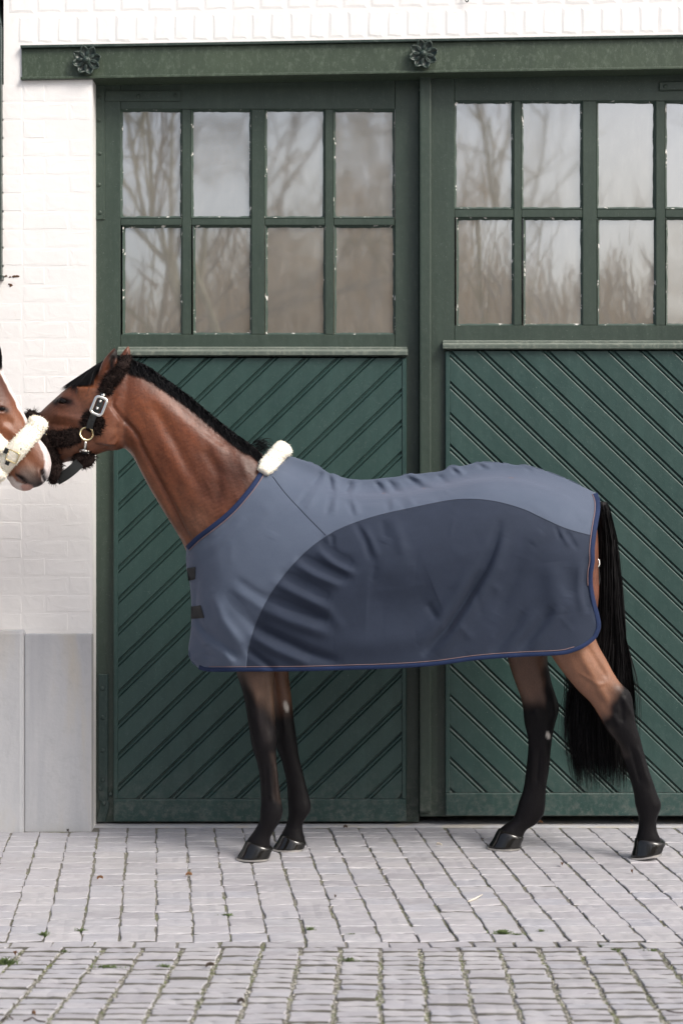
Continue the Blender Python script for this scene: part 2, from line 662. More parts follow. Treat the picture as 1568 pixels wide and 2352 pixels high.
def rosette(px, py):
    c = U(px, py, -.148)
    bm = bmesh.new()
    n = 8
    for k in range(n):
        a = 2 * math.pi * k / n + .25
        L, Wd = .066, .021
        d = Vector((math.cos(a), 0, math.sin(a)))
        s = Vector((-math.sin(a), 0, math.cos(a)))
        prof = [(.014, .55, .020), (.030, 1.0, .013), (.046, 1.0, .014), (.058, .6, .021), (L, .08, .026)]
        rows = []
        for (r, wf, h) in prof:
            rr = []
            for q, dh in ((-1, .008), (-.5, -.001), (0, -.005), (.5, -.001), (1, .008)):
                rr.append(bm.verts.new(c + d * r + s * (q * wf * Wd) + Vector((0, -h - dh, 0))))
            rows.append(rr)
        base = [[bm.verts.new(v.co + Vector((0, .006, 0))) for v in r] for r in (rows[0], rows[-1])]
        for r0, r1 in zip(rows[:-1], rows[1:]):
            for i in range(4):
                bm.faces.new((r0[i], r0[i + 1], r1[i + 1], r1[i]))
    bmesh.ops.recalc_face_normals(bm, faces=bm.faces)
    bmesh.ops.solidify(bm, geom=list(bm.faces), thickness=.004)
    # collar and boss
    for rad, dep, off in ((.030, .022, 0), (.022, .030, 0)):
        bmesh.ops.create_cone(bm, cap_ends=True, segments=20, radius1=rad, radius2=rad * .8, depth=dep,
                              matrix=Matrix.Translation(c + Vector((0, -dep / 2, 0))) @ Matrix.Rotation(R(90), 4, 'X'))
    o = bmobj('rosette', bm, M['rosette'], None, True)
    put(o, beam)
    bm = bmesh.new()
    bmesh.ops.create_uvsphere(bm, u_segments=16, v_segments=10, radius=.0135, matrix=Matrix.Translation(c + Vector((0, -.033, 0))))
    b = bmobj('boss', bm, M['rosette'], None, True)
    b.parent = o
rosette(201, 141)
rosette(971, 127)

# ================================================================ DOORS
def Q(pts, Y):
    return [(U(a, b, Y).x, U(a, b, Y).z) for a, b in pts]

def clip(poly, a, b, c):
    """keep the side a*x + b*z <= c of a polygon"""
    out = []
    n = len(poly)
    for i in range(n):
        p, q = poly[i], poly[(i + 1) % n]
        dp, dq = a * p[0] + b * p[1] - c, a * q[0] + b * q[1] - c
        if dp <= 0:
            out.append(p)
        if (dp < 0 < dq) or (dq < 0 < dp):
            t = dp / (dp - dq)
            out.append((p[0] + (q[0] - p[0]) * t, p[1] + (q[1] - p[1]) * t))
    return out

PITCH = .1005
PROFILE = [(0, .0125), (.003, .003), (.006, 0.0005), (.010, .0005), (.013, .003), (.0155, .009), (.018, .0012), (.021, 0), (.092, 0), (.0945, .003), (.0965, .0125), (PITCH, .0125)]

def planks(root, region, Yf, sign, anchor):
    """diagonal matchboards: every plank a mesh of its own, cut to the panel"""
    slope = R(43.8)
    # unit vector across the planks, pointing down
    nx, nz = (math.sin(slope), -math.cos(slope)) if sign > 0 else (-math.sin(slope), -math.cos(slope))
    dx, dz = (math.cos(slope), math.sin(slope)) if sign > 0 else (-math.cos(slope), math.sin(slope))
    o0 = anchor[0] * nx + anchor[1] * nz
    offs = [x * nx + z * nz for x, z in region]
    k0 = math.floor((min(offs) - o0) / PITCH) - 1
    k1 = math.ceil((max(offs) - o0) / PITCH) + 1
    for k in range(k0, k1):
        V, F = [], []
        jit = random.uniform(-.0008, .0008)
        for (a, da), (b, db) in zip(PROFILE[:-1], PROFILE[1:]):
            s0, s1 = o0 + k * PITCH + a, o0 + k * PITCH + b
            poly = list(region)
            poly = clip(poly, nx, nz, s1)
            if len(poly) >= 3:
                poly = clip(poly, -nx, -nz, -s0)
            if len(poly) < 3:
                continue
            i0 = len(V)
            for x, z in poly:
                s = x * nx + z * nz
                t = (s - s0) / (s1 - s0)
                V.append((x, Yf + jit + da + (db - da) * t, z))
            F.append(tuple(range(i0, i0 + len(poly))))
        if not F:
            continue
        xs_, zs_ = [v[0] for v in V], [v[2] for v in V]
        bm = bmesh.new()
        vs_ = [bm.verts.new(v) for v in V]
        for f in F:
            try:
                bm.faces.new([vs_[i] for i in f])
            except ValueError:
                pass
        bmesh.ops.remove_doubles(bm, verts=bm.verts, dist=.0004)
        bmesh.ops.recalc_face_normals(bm, faces=bm.faces)
        for f in bm.faces:
            if f.normal.y > 0:
                f.normal_flip()
        put(bmobj('plank', bm, M['plank']), root)

def bolt(root, px, py, Y, r=.009, mat='iron', parent=None):
    bm = bmesh.new()
    bmesh.ops.create_uvsphere(bm, u_segments=10, v_segments=6, radius=r, matrix=Matrix.Translation(U(px, py, Y)) @ Matrix.Diagonal((1, .6, 1, 1)))
    o = bmobj('bolt', bm, M[mat], None, True)
    if parent is not None:
        o.parent = parent
    else:
        put(o, root)
    return o

def window_grid(root, cols, rows, Yf, top_l, bot_l):
    """panes, putty and bars of one leaf; cols / rows are pixel spans"""
    for ri, (r0, r1) in enumerate(rows):
        for ci, (c0, c1) in enumerate(cols):
            dx = 5 * ri * (1 if ci < 2 else .3)
            a, b, c, d = c0 + dx, c1 + (1 if ri else 0), r0, r1
            Yg = Yf + .020
            p = [U(a, d, Yf), U(b, d, Yf), U(b, c, Yf), U(a, c, Yf)]
            cx = sum((q for q in p), Vector()) / 4
            rx, rz = random.gauss(0, R(.28)), random.gauss(0, R(.30))
            V = []
            nx_, nz_ = 5, 8
            bow = random.uniform(-.0012, .0012)
            for j in range(nz_ + 1):
                for i in range(nx_ + 1):
                    s, t = i / nx_, j / nz_
                    q = (p[0] * (1 - s) + p[1] * s) * (1 - t) + (p[3] * (1 - s) + p[2] * s) * t
                    e = (q - cx) * 1.02
                    V.append((cx.x + e.x, Yg + e.z * math.tan(rx) + e.x * math.tan(rz) + bow * (math.cos((s - .5) * 3) + math.cos((t - .5) * 3)), cx.z + e.z))
            F = []
            for j in range(nz_):
                for i in range(nx_):
                    k = j * (nx_ + 1) + i
                    F.append((k, k + 1, k + nx_ + 2, k + nx_ + 1))
            put(mesh('pane', V, F, M['glass'], None, True), root)
            # putty bevel round the pane, uneven
            bm = bmesh.new()
            outer, inner = [], []
            n = 14
            for e in range(4):
                A, B = p[e], p[(e + 1) % 4]
                for i in range(n):
                    q = A.lerp(B, i / n)
                    dirn = (cx - q)
                    inn = Vector((dirn.x, 0, dirn.z))
                    # step inward along both edges near corners
                    edge_n = Vector((-(B - A).z, 0, (B - A).x)).normalized()
                    if edge_n.dot(cx - q) < 0:
                        edge_n = -edge_n
                    off = .0095 + random.uniform(-.0018, .0018)
                    q2 = q + edge_n * off
                    if i == 0:
                        q2 = q + Vector((math.copysign(off, dirn.x), 0, math.copysign(off, dirn.z)))
                    outer.append(bm.verts.new((q.x, Yf + .001, q.z)))
                    inner.append(bm.verts.new((q2.x, Yg - .0015, q2.z)))
            m_ = len(outer)
            for i in range(m_):
                j = (i + 1) % m_
                bm.faces.new((outer[i], outer[j], inner[j], inner[i]))
            bmesh.ops.recalc_face_normals(bm, faces=bm.faces)
            put(bmobj('putty', bm, M['putty']), root)

def door(label, cols, rows, leaf, Yf, ledge, panel, rail_b, sign, anchor_px):
    """one stable door leaf: stiles and rails, glazing bars, panes, ledge, diagonal planks"""
    lx0, lx1, ty, by = leaf
    root = empty('stable_door', U((lx0 + lx1) / 2, by, Yf), label, 'door', 'pair of green stable doors')
    fb = Yf + .045
    c0, c1 = cols[0][0], cols[-1][1]
    yt, ym0, ym1, yb = rows[0][0], rows[0][1], rows[1][0], rows[1][1]
    put(quad_prism('stile', Q([(lx0, by), (c0, by), (c0, ty), (lx0, ty)], Yf), Yf, fb, M['frame']), root)
    put(quad_prism('stile', Q([(c1 + 1, by), (lx1, by), (lx1, ty), (c1 + 1, ty)], Yf), Yf + .0015, fb, M['frame']), root)
    put(quad_prism('top_rail', Q([(c0 + .5, yt), (c1 + .5, yt), (c1 + .5, ty), (c0 + .5, ty)], Yf), Yf + .0005, fb, M['frame']), root)
    put(quad_prism('middle_rail', Q([(c0 + .5, ledge[2] + 8), (c1 + .5, ledge[2] + 8), (c1 + .5, yb), (c0 + .5, yb)], Yf), Yf + .0008, fb, M['frame']), root)
    for (a, b), (c, d) in zip(cols[:-1], cols[1:]):
        put(quad_prism('glazing_bar', Q([(b, yb), (c, yb), (c, yt), (b, yt)], Yf), Yf + .002, fb, M['frame'], None, .003), root)
    for (a, b) in cols:
        put(quad_prism('glazing_bar', Q([(a, ym1), (b, ym1), (b, ym0), (a, ym0)], Yf), Yf + .003, fb, M['frame'], None, .003), root)
    window_grid(root, cols, rows, Yf, None, None)
    # moulded ledge
    x0, x1, y0 = ledge
    a, b = U(x0, y0, Yf - .03), U(x1, y0, Yf - .03)
    prof = [(0, .004), (-.020, .000), (-.026, -.006), (-.026, -.010), (-.040, -.016), (-.046, -.022), (-.046, -.036), (-.030, -.040), (0, -.040)]
    V, F = [], []
    for x in (a.x, b.x):
        for (dy, dz) in prof:
            V.append((x + (-.004 if x == a.x else .004) * (-dy / .046), Yf + dy, a.z + dz))
    n = len(prof)
    for i in range(n - 1):
        F.append((i, i + 1, n + i + 1, n + i))
    F += [tuple(range(n - 1, -1, -1)), tuple(range(n, 2 * n))]
    o = mesh('ledge', V, F, M['ledge'])
    put(o, root)
    # plank panel, proud of the stiles
    Yp = Yf - .022
    px0, px1, py0, py1 = panel
    region = Q([(px0, py1), (px1, py1), (px1, py0), (px0, py0)], Yp)
    an = U(anchor_px[0], anchor_px[1], Yp)
    planks(root, region, Yp, sign, (an.x, an.z))
    # frame bead either side and the board behind
    for (u0, u1) in ((px0 - 11, px0 - .5), (px1 + .5, px1 + 11)):
        put(quad_prism('edge_bead', Q([(u0, rail_b + 1), (u1, rail_b + 1), (u1, py0), (u0, py0)], Yp), Yp - .003, Yf + .001, M['plank'], None, .003), root)
    put(quad_prism('backing_board', Q([(px0 - 8, py1), (px1 + 8, py1), (px1 + 8, py0), (px0 - 8, py0)], Yf), Yf - .004, Yf - .002, M['dark'], None, 0), root)
    put(quad_prism('bottom_rail', Q([(px0 - 11, by - 1), (px1 + 11, by - 1), (px1 + 11, py1 + 1), (px0 - 11, py1 + 1)], Yp), Yp - .006, fb, M['plank'], None, .005), root)
    return root

left_door = door('left green stable door with eight panes, planks rising to the right',
                 [(277, 418), (439, 577), (608, 746), (766, 906)], [(250, 500), (517, 768)],
                 (214, 962, 184, 1888), -.010, (272, 934, 797), (272, 922, 822, 1834), 1834, +1, (922, 896))
right_door = door('right green stable door cut by the photo edge, planks falling to the right',
                  [(1043, 1179), (1197, 1337), (1370, 1505), (1527, 1664)], [(231, 479), (499, 747)],
                  (964, 1726, 166, 1875), -.035, (1018, 1716, 782), (1033, 1702, 806, 1820), 1820, -1, (1033, 879))

# central astragal on the right leaf, with a rounded edge
bm = bmesh.new()
a, b = U(963, 1866, -.06), U(990, 172, -.06)
add_box(bm, a.x, b.x, -.069, -.036, a.z, b.z, .007)
put(bmobj('cover_strip', bm, M['frame']), right_door)
# dark stop above the left leaf
put(box_obj('head_stop', (U(214, 0, .03).x, U(962, 0, .03).x, .03, .06, U(0, 186, .03).z - .02, U(0, 160, .03).z), M['dark']), left_door)
# iron corner strap at the top left, strap at the foot
st = quad_prism('corner_strap', Q([(219, 504), (241, 504), (241, 190), (219, 190)], -.015), -.017, -.009, M['frame'], None, .002)
put(st, left_door)
st2 = quad_prism('corner_strap', Q([(242, 232), (416, 232), (416, 208), (242, 208)], -.015), -.0165, -.009, M['frame'], None, .002)
put(st2, left_door)
for p in [(229, 223), (228, 276), (230, 352), (228, 424), (230, 488)]:
    bolt(left_door, p[0], p[1], -.018, .009, 'frame')
for p in [(318, 220), (402, 219)]:
    bolt(left_door, p[0], p[1], -.018, .009, 'frame')
st3 = quad_prism('hinge_strap', Q([(226, 1840), (249, 1840), (249, 1548), (226, 1548)], -.018), -.022, -.009, M['iron'], None, .003)
put(st3, left_door)
st4 = quad_prism('hinge_foot', Q([(222, 1888), (243, 1888), (252, 1850), (250, 1838), (232, 1838)], -.018), -.024, -.009, M['iron'], None, .003)
put(st4, left_door)
for p in [(235, 1582), (236, 1648), (236, 1724), (237, 1792), (230, 1812), (254, 1824), (238, 1846)]:
    bolt(left_door, p[0], p[1], -.024, .0105)
# small catch at the top right of the right leaf
ct = quad_prism('door_catch', Q([(1512, 208), (1580, 206), (1580, 186), (1512, 188)], -.04), -.047, -.034, M['frame'], None, .004)
put(ct, right_door)
bolt(right_door, 1527, 198, -.048, .010, 'frame')
# jamb post hidden behind the right end of the opening
put(quad_prism('frame_jamb', [(U(1727, 0, 0).x, -.02), (xR + .01, -.02), (xR + .01, z_beam0 + .06), (U(1727, 0, 0).x, z_beam0 + .06)], .0, .2, M['frame']), right_door)

# threshold
th = box_obj('threshold', (xL - .05, xR + .05, -.085, .25, -.06, .000), M['cement'], None, .006)
tag(th, 'pale concrete threshold strip under the green doors', 'threshold')
th['kind'] = 'structure'
del th['category']

# ================================================================ GROUND AND PAVING
gm = bmesh.new()
ys = [0.3, 0, -.5, -1, -1.5, -2.1, -2.5, -3, -4, -5, -6, -9, -20, -60, -200]
rowsv = []
for y in ys:
    rowsv.append([gm.verts.new((x, y, ground_z(min(y, 0)) - (.0044 if y > -2.05 else .0070))) for x in (-120, -8, -2, 2, 8, 120)])
for a, b in zip(rowsv[:-1], rowsv[1:]):
    for i in range(5):
        gm.faces.new((a[i], b[i], b[i + 1], a[i + 1]))
bmesh.ops.recalc_face_normals(gm, faces=gm.faces)
gr = bmobj('ground', gm, M['joint'])
gr['kind'] = 'structure'
for f in gr.data.polygons:
    if f.normal.z < 0:
        f.flip()
gr.data.update()

M['earth_shade'] = plain('earth_and_edge_shade', (.10, .095, .083), .95)
def cobble_mesh(w, l, seed, parts=False):
    r = random.Random(seed)
    j = lambda s: r.uniform(-s, s)
    nx, ny = 4, 2
    def outline(ins):
        x0, x1, y0, y1 = -w / 2 + ins, w / 2 - ins, -l / 2 + ins, l / 2 - ins
        pts = [(x0 + (x1 - x0) * i / nx, y0) for i in range(nx)] + [(x1, y0 + (y1 - y0) * i / ny) for i in range(ny)]
        pts += [(x1 - (x1 - x0) * i / nx, y1) for i in range(nx)] + [(x0, y1 - (y1 - y0) * i / ny) for i in range(ny)]
        return pts
    jit = [(j(.0036), j(.0030)) for _ in range(2 * nx + 2 * ny)]
    V, F = [], []
    zz = [j(.0015) for _ in jit]
    for ins, z in ((0, -.03), (.0004, -.004), (.0028, 0)):
        for (x, y), (a, b), c in zip(outline(ins), jit, zz):
            V.append((x + a, y + b, z + c))
    n = len(jit)
    for k in range(2):
        for i in range(n):
            m_ = (i + 1) % n
            F.append((k * n + i, k * n + m_, (k + 1) * n + m_, (k + 1) * n + i))
    top = [2 * n + i for i in range(n)]
    c0 = len(V)
    V.append((-w * .2, j(.004), .0012 + j(.001)))
    V.append((w * .2, j(.004), .0012 + j(.001)))
    # fan the top to two inner points (the first ring of faces is the earthy side)
    for i in range(n):
        m_ = (i + 1) % n
        ca = c0 if V[top[i]][0] + V[top[m_]][0] < 0 else c0 + 1
        F.append((top[i], top[m_], ca))
    # close the middle
    return V, F

def make_me(name, V, F, m, edge_shade=False):
    me = bpy.data.meshes.new(name)
    bm = bmesh.new()
    vs_ = [bm.verts.new(v) for v in V]
    for f in F:
        try:
            bm.faces.new([vs_[i] for i in f])
        except ValueError:
            pass
    bmesh.ops.holes_fill(bm, edges=[e for e in bm.edges if e.is_boundary and min(v.co.z for v in e.verts) > -.02], sides=8)
    bmesh.ops.recalc_face_normals(bm, faces=bm.faces)
    bm.to_mesh(me)
    bm.free()
    me.materials.append(m)
    me.materials.append(M['earth_shade'])
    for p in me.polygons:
        if (abs(p.normal.z) < .5 and p.center.z < -.006) or (edge_shade and p.normal.z < .93 and abs(p.normal.y) > .3):  # earth on the sides; on bevels this colour stands for worn-edge shade
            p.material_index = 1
    return me

UP_W, UP_L = .127, .103
LO_W, LO_L = .131, .068
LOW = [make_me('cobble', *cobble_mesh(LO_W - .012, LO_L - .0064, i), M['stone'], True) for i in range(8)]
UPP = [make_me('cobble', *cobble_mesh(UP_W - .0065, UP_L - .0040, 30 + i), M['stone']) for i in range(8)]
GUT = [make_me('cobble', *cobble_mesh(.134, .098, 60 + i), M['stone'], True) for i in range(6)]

def slope_at(Y):
    return math.atan(.024) if Y > -2.1 else math.atan(-.041)

def visible_px(p):
    t = FPX / (p.y + CAM_D)
    return CX + p.x * t, CY - (p.z - CAM_H) * t

def pave(root, spots, meshes, limit=292):
    """spots: (x, y, turn); the nearest that are in view are stones of their own, the rest one joined part"""
    vis, rest = [], []
    for s in spots:
        p = Vector((s[0], s[1], ground_z(s[1])))
        a, b = visible_px(p)
        (vis if (-40 < a < 1610 and b < 2375) else rest).append(s)
    vis.sort(key=lambda s: s[1])
    rest += vis[limit:]
    def mat_of(s):
        fld = .55 if s[1] > -2.05 else 1.0
        z = ground_z(s[1]) + random.gauss(0, .0016) * fld
        return Matrix.Translation((s[0], s[1], z)) @ Matrix.Rotation(s[2] + random.gauss(0, .012), 4, 'Z') @ Matrix.Rotation(slope_at(s[1]) + random.gauss(0, .010) * fld, 4, 'X') @ Matrix.Rotation(random.gauss(0, .008), 4, 'Y')
    for s in vis[:limit]:
        o = bpy.data.objects.new('cobble', random.choice(meshes))
        C.objects.link(o)
        o.matrix_world = mat_of(s)
        o.scale = (random.uniform(.965, 1.02), random.uniform(.97, 1.03), 1)
        put(o, root)
    if rest:
        bm = bmesh.new()
        for s in rest:
            me = random.choice(meshes)
            n0 = len(bm.verts)
            bm.from_mesh(me)
            bm.verts.ensure_lookup_table()
            Mx = mat_of(s)
            for v in bm.verts[n0:]:
                v.co = Mx @ v.co
        o = bmobj('cobbles', bm, M['stone'])
        o.data.materials.append(M['earth_shade'])
        o['kind'] = 'stuff'
        put(o, root)

apron = bpy.data.objects.new('paving_apron', None); C.objects.link(apron); apron['kind'] = 'structure'
yard = bpy.data.objects.new('courtyard_paving', None); C.objects.link(yard); yard['kind'] = 'structure'
gutter = bpy.data.objects.new('paving_gutter', None); C.objects.link(gutter); gutter['kind'] = 'structure'

# upper field: rows of columns that run a little askew to the wall
dU = Vector((-.098, 1)).normalized()
p0 = U(360, 1962, -.70)
spots = []
for k in range(-14, 26):
    phase = random.random() * UP_L
    y = -1.985 - UP_L * .5
    y = -2.005 + random.uniform(-.004, .004)
    while y < -.13:
        xc = p0.x + (k + .5) * UP_W + (y - p0.y) * (-.098)
        if not (y > -.19 and xc < xL + .05):
            spots.append((xc + random.gauss(0, .0018), y, .098))
        y += UP_L * random.uniform(.96, 1.04)
pave(apron, spots, UPP)
# gutter course along the fold
spots = []
x = -2.6
while x < 2.6:
    spots.append((x, -2.108 + random.gauss(0, .003), random.gauss(0, .01)))
    x += .141 + random.uniform(-.004, .006)
pave(gutter, spots, GUT)
# lower field
pq = U(873, 2342, -3.02)
spots = []
for k in range(-16, 16):
    y = -2.196 + random.uniform(-.004, .004)
    while y > -4.3:
        xc = pq.x + (k + .5) * LO_W + (y + 3.02) * .02
        spots.append((xc + random.gauss(0, .002), y, -.02))
        y -= LO_L * random.uniform(.95, 1.09)
pave(yard, spots, LOW)
# plain yard beyond the paving that the picture can see
fm = bmesh.new()
for (x0, x1, y0, y1) in ((-90, 90, -190, -4.36),):
    ysq = [y1, -5, -6, -7, -9, -20, -60, y0]
    rr = [[fm.verts.new((x, y, ground_z(y) - .004)) for x in (x0, -6, -3, 3, 6, x1)] for y in ysq]
    for a, b in zip(rr[:-1], rr[1:]):
        for i in range(5):
            fm.faces.new((a[i], b[i], b[i + 1], a[i + 1]))
bmesh.ops.recalc_face_normals(fm, faces=fm.faces)
for f in fm.faces:
    if f.normal.z < 0:
        f.normal_flip()
yd = bmobj('yard_ground', fm, M['stone'])
yd['kind'] = 'structure'

# grit and moss in the joints
def scatter_bits(name, mat, pts, size, flat=.5):
    V, F = [], []
    for p in pts:
        s = size * random.uniform(.5, 1.3)
        q = [Vector((random.uniform(-1, 1), random.uniform(-1, 1), random.uniform(-.2, 1) * flat)) * s for _ in range(4)]
        i = len(V)
        V += [p + a for a in q]
        F += [(i, i + 1, i + 2), (i, i + 2, i + 3), (i, i + 3, i + 1), (i + 1, i + 3, i + 2)]
    o = mesh(name, V, F, mat)
    o['kind'] = 'stuff'
    return o
M['grit'] = plain('pale_grit', (.44, .42, .37), .9)
M['grit_d'] = plain('dark_grit', (.11, .10, .08), .9)
M['moss'] = plain('moss_green', (.12, .15, .035), .9)
M['grass'] = plain('grass_green', (.095, .135, .045), .8)
pl, pd, pm = [], [], []
for k in range(-12, 13):
    for i in range(1500):
        y = random.uniform(-3.5, -2.19)
        x = pq.x + k * LO_W + (y + 3.02) * .02 + random.gauss(0, .0065)
        p = Vector((x, y, ground_z(y) - .004))
        u = random.random()
        dens = .5 + .5 * math.sin(k * 2.1 + y * 5) * math.sin(y * 9 + k)
        if u < .45:
            pl.append(p)
        elif u < .62:
            pd.append(p)
        elif random.random() < dens * .75:
            pm.append(p)
for k in range(-12, 22):
    for i in range(420):
        y = random.uniform(-2.04, -.2)
        x = p0.x + k * UP_W + (y - p0.y) * (-.098) + random.gauss(0, .0045)
        p = Vector((x, y, ground_z(y) - .005))
        u = random.random()
        if u < .35:
            pl.append(p)
        elif u < .8:
            pd.append(p)
        elif y < -1.5 and random.random() < .6:
            pm.append(p)
scatter_bits('grit', M['grit'], pl, .0042)
scatter_bits('grit', M['grit_d'], pd, .0042)
scatter_bits('moss', M['moss'], pm, .0045)

def ground_hit(px, py):
    """where the ray through a pixel meets the ground"""
    lo, hi = 0.0, 5.0
    for _ in range(40):
        y = (lo + hi) / 2
        if U(px, py, -y).z > ground_z(-y):
            hi = y
        else:
            lo = y
    q = U(px, py, -lo)
    return Vector((q.x, q.y, ground_z(q.y)))

def tuft(px, py, n, h, spread, label):
    c = ground_hit(px, py)
    V, F = [], []
    for i in range(n):
        a = random.uniform(0, 6.28)
        r = abs(random.gauss(0, spread))
        b = c + Vector((math.cos(a) * r * 1.6, math.sin(a) * r * .5, -.004))
        hh = h * random.uniform(.4, 1.2)
        lean = Vector((random.gauss(0, .6), random.gauss(0, .5), 1)).normalized() * hh
        w = Vector((math.cos(a + 1), math.sin(a + 1), 0)) * .0016
        k = len(V)
        V += [b - w, b + w, b + lean * .6 + w * .7 + Vector((0, 0, .0)), b + lean + Vector((random.gauss(0, .25), random.gauss(0, .2), -.15)) * hh]
        F += [(k, k + 1, k + 2), (k, k + 2, k + 3)]
    o = mesh('grass_tuft', V, F, M['grass'])
    tag(o, label, 'grass tuft', 'grass tufts in the paving joints')
    o['kind'] = 'stuff'
for (a, b, n, h, s, l) in [
    (8, 2214, 160, .030, .014, 'green grass tuft in the joints at the left edge of the paving'),
    (245, 2222, 170, .016, .020, 'flat grey green tuft on the lower paving near the left'),
    (100, 2148, 90, .022, .008, 'small tuft between cobbles near the left edge'),
    (188, 2138, 60, .018, .006, 'tiny green tuft in a joint of the upper paving'),
    (378, 2222, 90, .020, .008, 'green tuft at the top of a lower joint, left of centre'),
    (522, 2102, 70, .014, .010, 'flat green tuft under the horse near the fore hooves'),
    (712, 2136, 60, .020, .006, 'bright little tuft in a joint at the middle'),
    (805, 2146, 40, .014, .006, 'small tuft beside the gutter stones in the middle'),
    (1155, 2143, 130, .020, .012, 'brightest green tuft on the right of the paving'),
    (1185, 2146, 80, .012, .012, 'low grass spreading right of the brightest tuft'),
    (1242, 2139, 50, .016, .006, 'tuft right of the low grass on the upper paving'),
    (1380, 2172, 60, .010, .012, 'dark green tuft on the gutter line at the right'),
    (1410, 2183, 60, .016, .008, 'tuft in a gutter joint at the right'),
    (1500, 2182, 50, .012, .010, 'small yellowish tuft on the gutter near the right edge'),
    (800, 2205, 70, .016, .014, 'sparse tuft below the gutter in the middle'),
    (150, 2185, 50, .012, .012, 'thin tuft on the gutter at the left')]:
    tuft(a, b, n, h, s, l)

M['leaf'] = plain('dry_leaf', (.20, .10, .045), .8)
M['leaf_d'] = plain('dark_leaf', (.06, .045, .035), .8)
M['wood'] = plain('pale_wood_splinter', (.62, .56, .47), .7)
def leaf(px, py, size, m, label):
    c = ground_hit(px, py) + Vector((0, 0, .004))
    a = random.uniform(0, 3.14)
    V = []
    n = 7
    for i in range(n):
        t = i / (n - 1)
        w = math.sin(math.pi * t) ** .8 * .45 * size
        for s in (-1, 0, 1):
            V.append(c + Vector((math.cos(a) * (t - .5) * 2 * size - math.sin(a) * s * w, math.sin(a) * (t - .5) * 2 * size + math.cos(a) * s * w, .010 * abs(s) + .008 * math.sin(3 * t) * random.uniform(.4, 1))))
    F = []
    for i in range(n - 1):
        for s in range(2):
            k = i * 3 + s
            F.append((k, k + 1, k + 4, k + 3))
    tag(mesh('dry_leaf', V, F, M[m]), label, 'leaf', 'fallen leaves and crumbs on the paving')
for (a, b, s, m, l) in [
    (151, 1896, .010, 'leaf_d', 'dark crumb at the foot of the plinth'),
    (156, 1914, .011, 'leaf_d', 'dark crumb on the paving just below the plinth'),
    (503, 1967, .010, 'leaf_d', 'dark crumb left of the near fore hoof'),
    (434, 2014, .013, 'leaf', 'brown leaf in a joint left of the fore hooves'),
    (482, 2224, .016, 'leaf_d', 'dark curled leaf on the lower paving'),
    (230, 2022, .012, 'leaf', 'tan leaf on the upper paving at the left'),
    (35, 2198, .014, 'leaf', 'red brown leaf near the left end of the gutter'),
    (770, 2066, .009, 'leaf_d', 'dark crumb on the paving under the belly'),
    (1290, 1991, .014, 'leaf', 'brown leaf lying between the two hind hooves'),
    (1450, 2008, .008, 'leaf', 'rust coloured crumb below the rear hoof'),
    (1240, 1893, .012, 'leaf', 'brown leaf by the threshold right of the far hind hoof'),
    (1008, 1945, .012, 'wood', 'pale yellow chip on the paving before the door gap'),
    (793, 1904, .009, 'leaf_d', 'dark crumb near the threshold in the middle'),
    (1450, 1890, .014, 'leaf', 'brown leaf behind the rear hoof by the threshold'),
    (553, 2308, .011, 'leaf_d', 'dark brown bark bit on the lower paving'),
    (78, 2336, .008, 'leaf', 'small brown crumb near the lower left corner')]:
    leaf(a, b, s, m, l)
a, b = ground_hit(1074, 2073), ground_hit(1107, 2062)
tw = tube('splinter', [a + Vector((0, 0, .004)), a.lerp(b, .5) + Vector((0, 0, .006)), b + Vector((0, 0, .012))], [.003, .0042, .002], M['wood'], None, 5)
tag(tw, 'pale wood splinter lying on the upper paving at the right', 'splinter')
for (pts, l) in [([(5, 2347), (18, 2336), (30, 2345)], 'thin dark twig in the lower left corner'),
                 ([(55, 2350), (75, 2342), (88, 2349), (105, 2352)], 'bent dark twig at the bottom edge left'),
                 ([(1530, 2326), (1550, 2330), (1568, 2331)], 'thin dark twig at the lower right edge')]:
    q = [ground_hit(*p) + Vector((0, 0, .006)) for p in pts]
    tag(tube('twig', q, .0022, M['leaf_d'], None, 5), l, 'twig')

# ================================================================ HORSES
YM = -0.66                                   # middle plane of the bay horse
ZX = lambda X, Yp: (X * .21875, 764.4 + Yp * .21875)     # close-up of the heads -> photograph

def loft(bm, secs, n=28, sub=4):
    """secs: (point a, point b, depth y, half width) with pixel points; a closed skin through them"""
    raw = []
    for (a, b, y, w, *e) in secs:
        A, B = U(a[0], a[1], y), U(b[0], b[1], y)
        raw.append(list(A) + list(B) + [w, e[0] if e else 2.15])
    raw = np.array(raw)
    t = []
    N = len(raw)
    for i in range(N - 1):
        p0 = raw[i - 1] if i > 0 else 2 * raw[0] - raw[1]
        p1, p2 = raw[i], raw[i + 1]
        p3 = raw[i + 2] if i + 2 < N else 2 * raw[-1] - raw[-2]
        for k in range(sub):
            s = k / sub
            t.append(.5 * ((2 * p1) + (-p0 + p2) * s + (2 * p0 - 5 * p1 + 4 * p2 - p3) * s * s + (-p0 + 3 * p1 - 3 * p2 + p3) * s ** 3))
    t.append(raw[-1])
    rings = []
    for r in t:
        A, B, w, e = Vector(r[0:3]), Vector(r[3:6]), max(.004, r[6]), r[7]
        c, h = (A + B) / 2, (A - B) / 2
        ring = []
        for k in range(n):
            an = 2 * math.pi * k / n
            ca, sa = math.cos(an), math.sin(an)
            f = lambda v: math.copysign(abs(v) ** (2 / e), v)
            ring.append(bm.verts.new(c + h * f(ca) + Vector((0, -w * f(sa), 0))))
        rings.append(ring)
    for a, b in zip(rings[:-1], rings[1:]):
        for k in range(n):
            l = (k + 1) % n
            bm.faces.new((a[k], a[l], b[l], b[k]))
    bm.faces.new(rings[0][::-1])
    bm.faces.new(rings[-1])

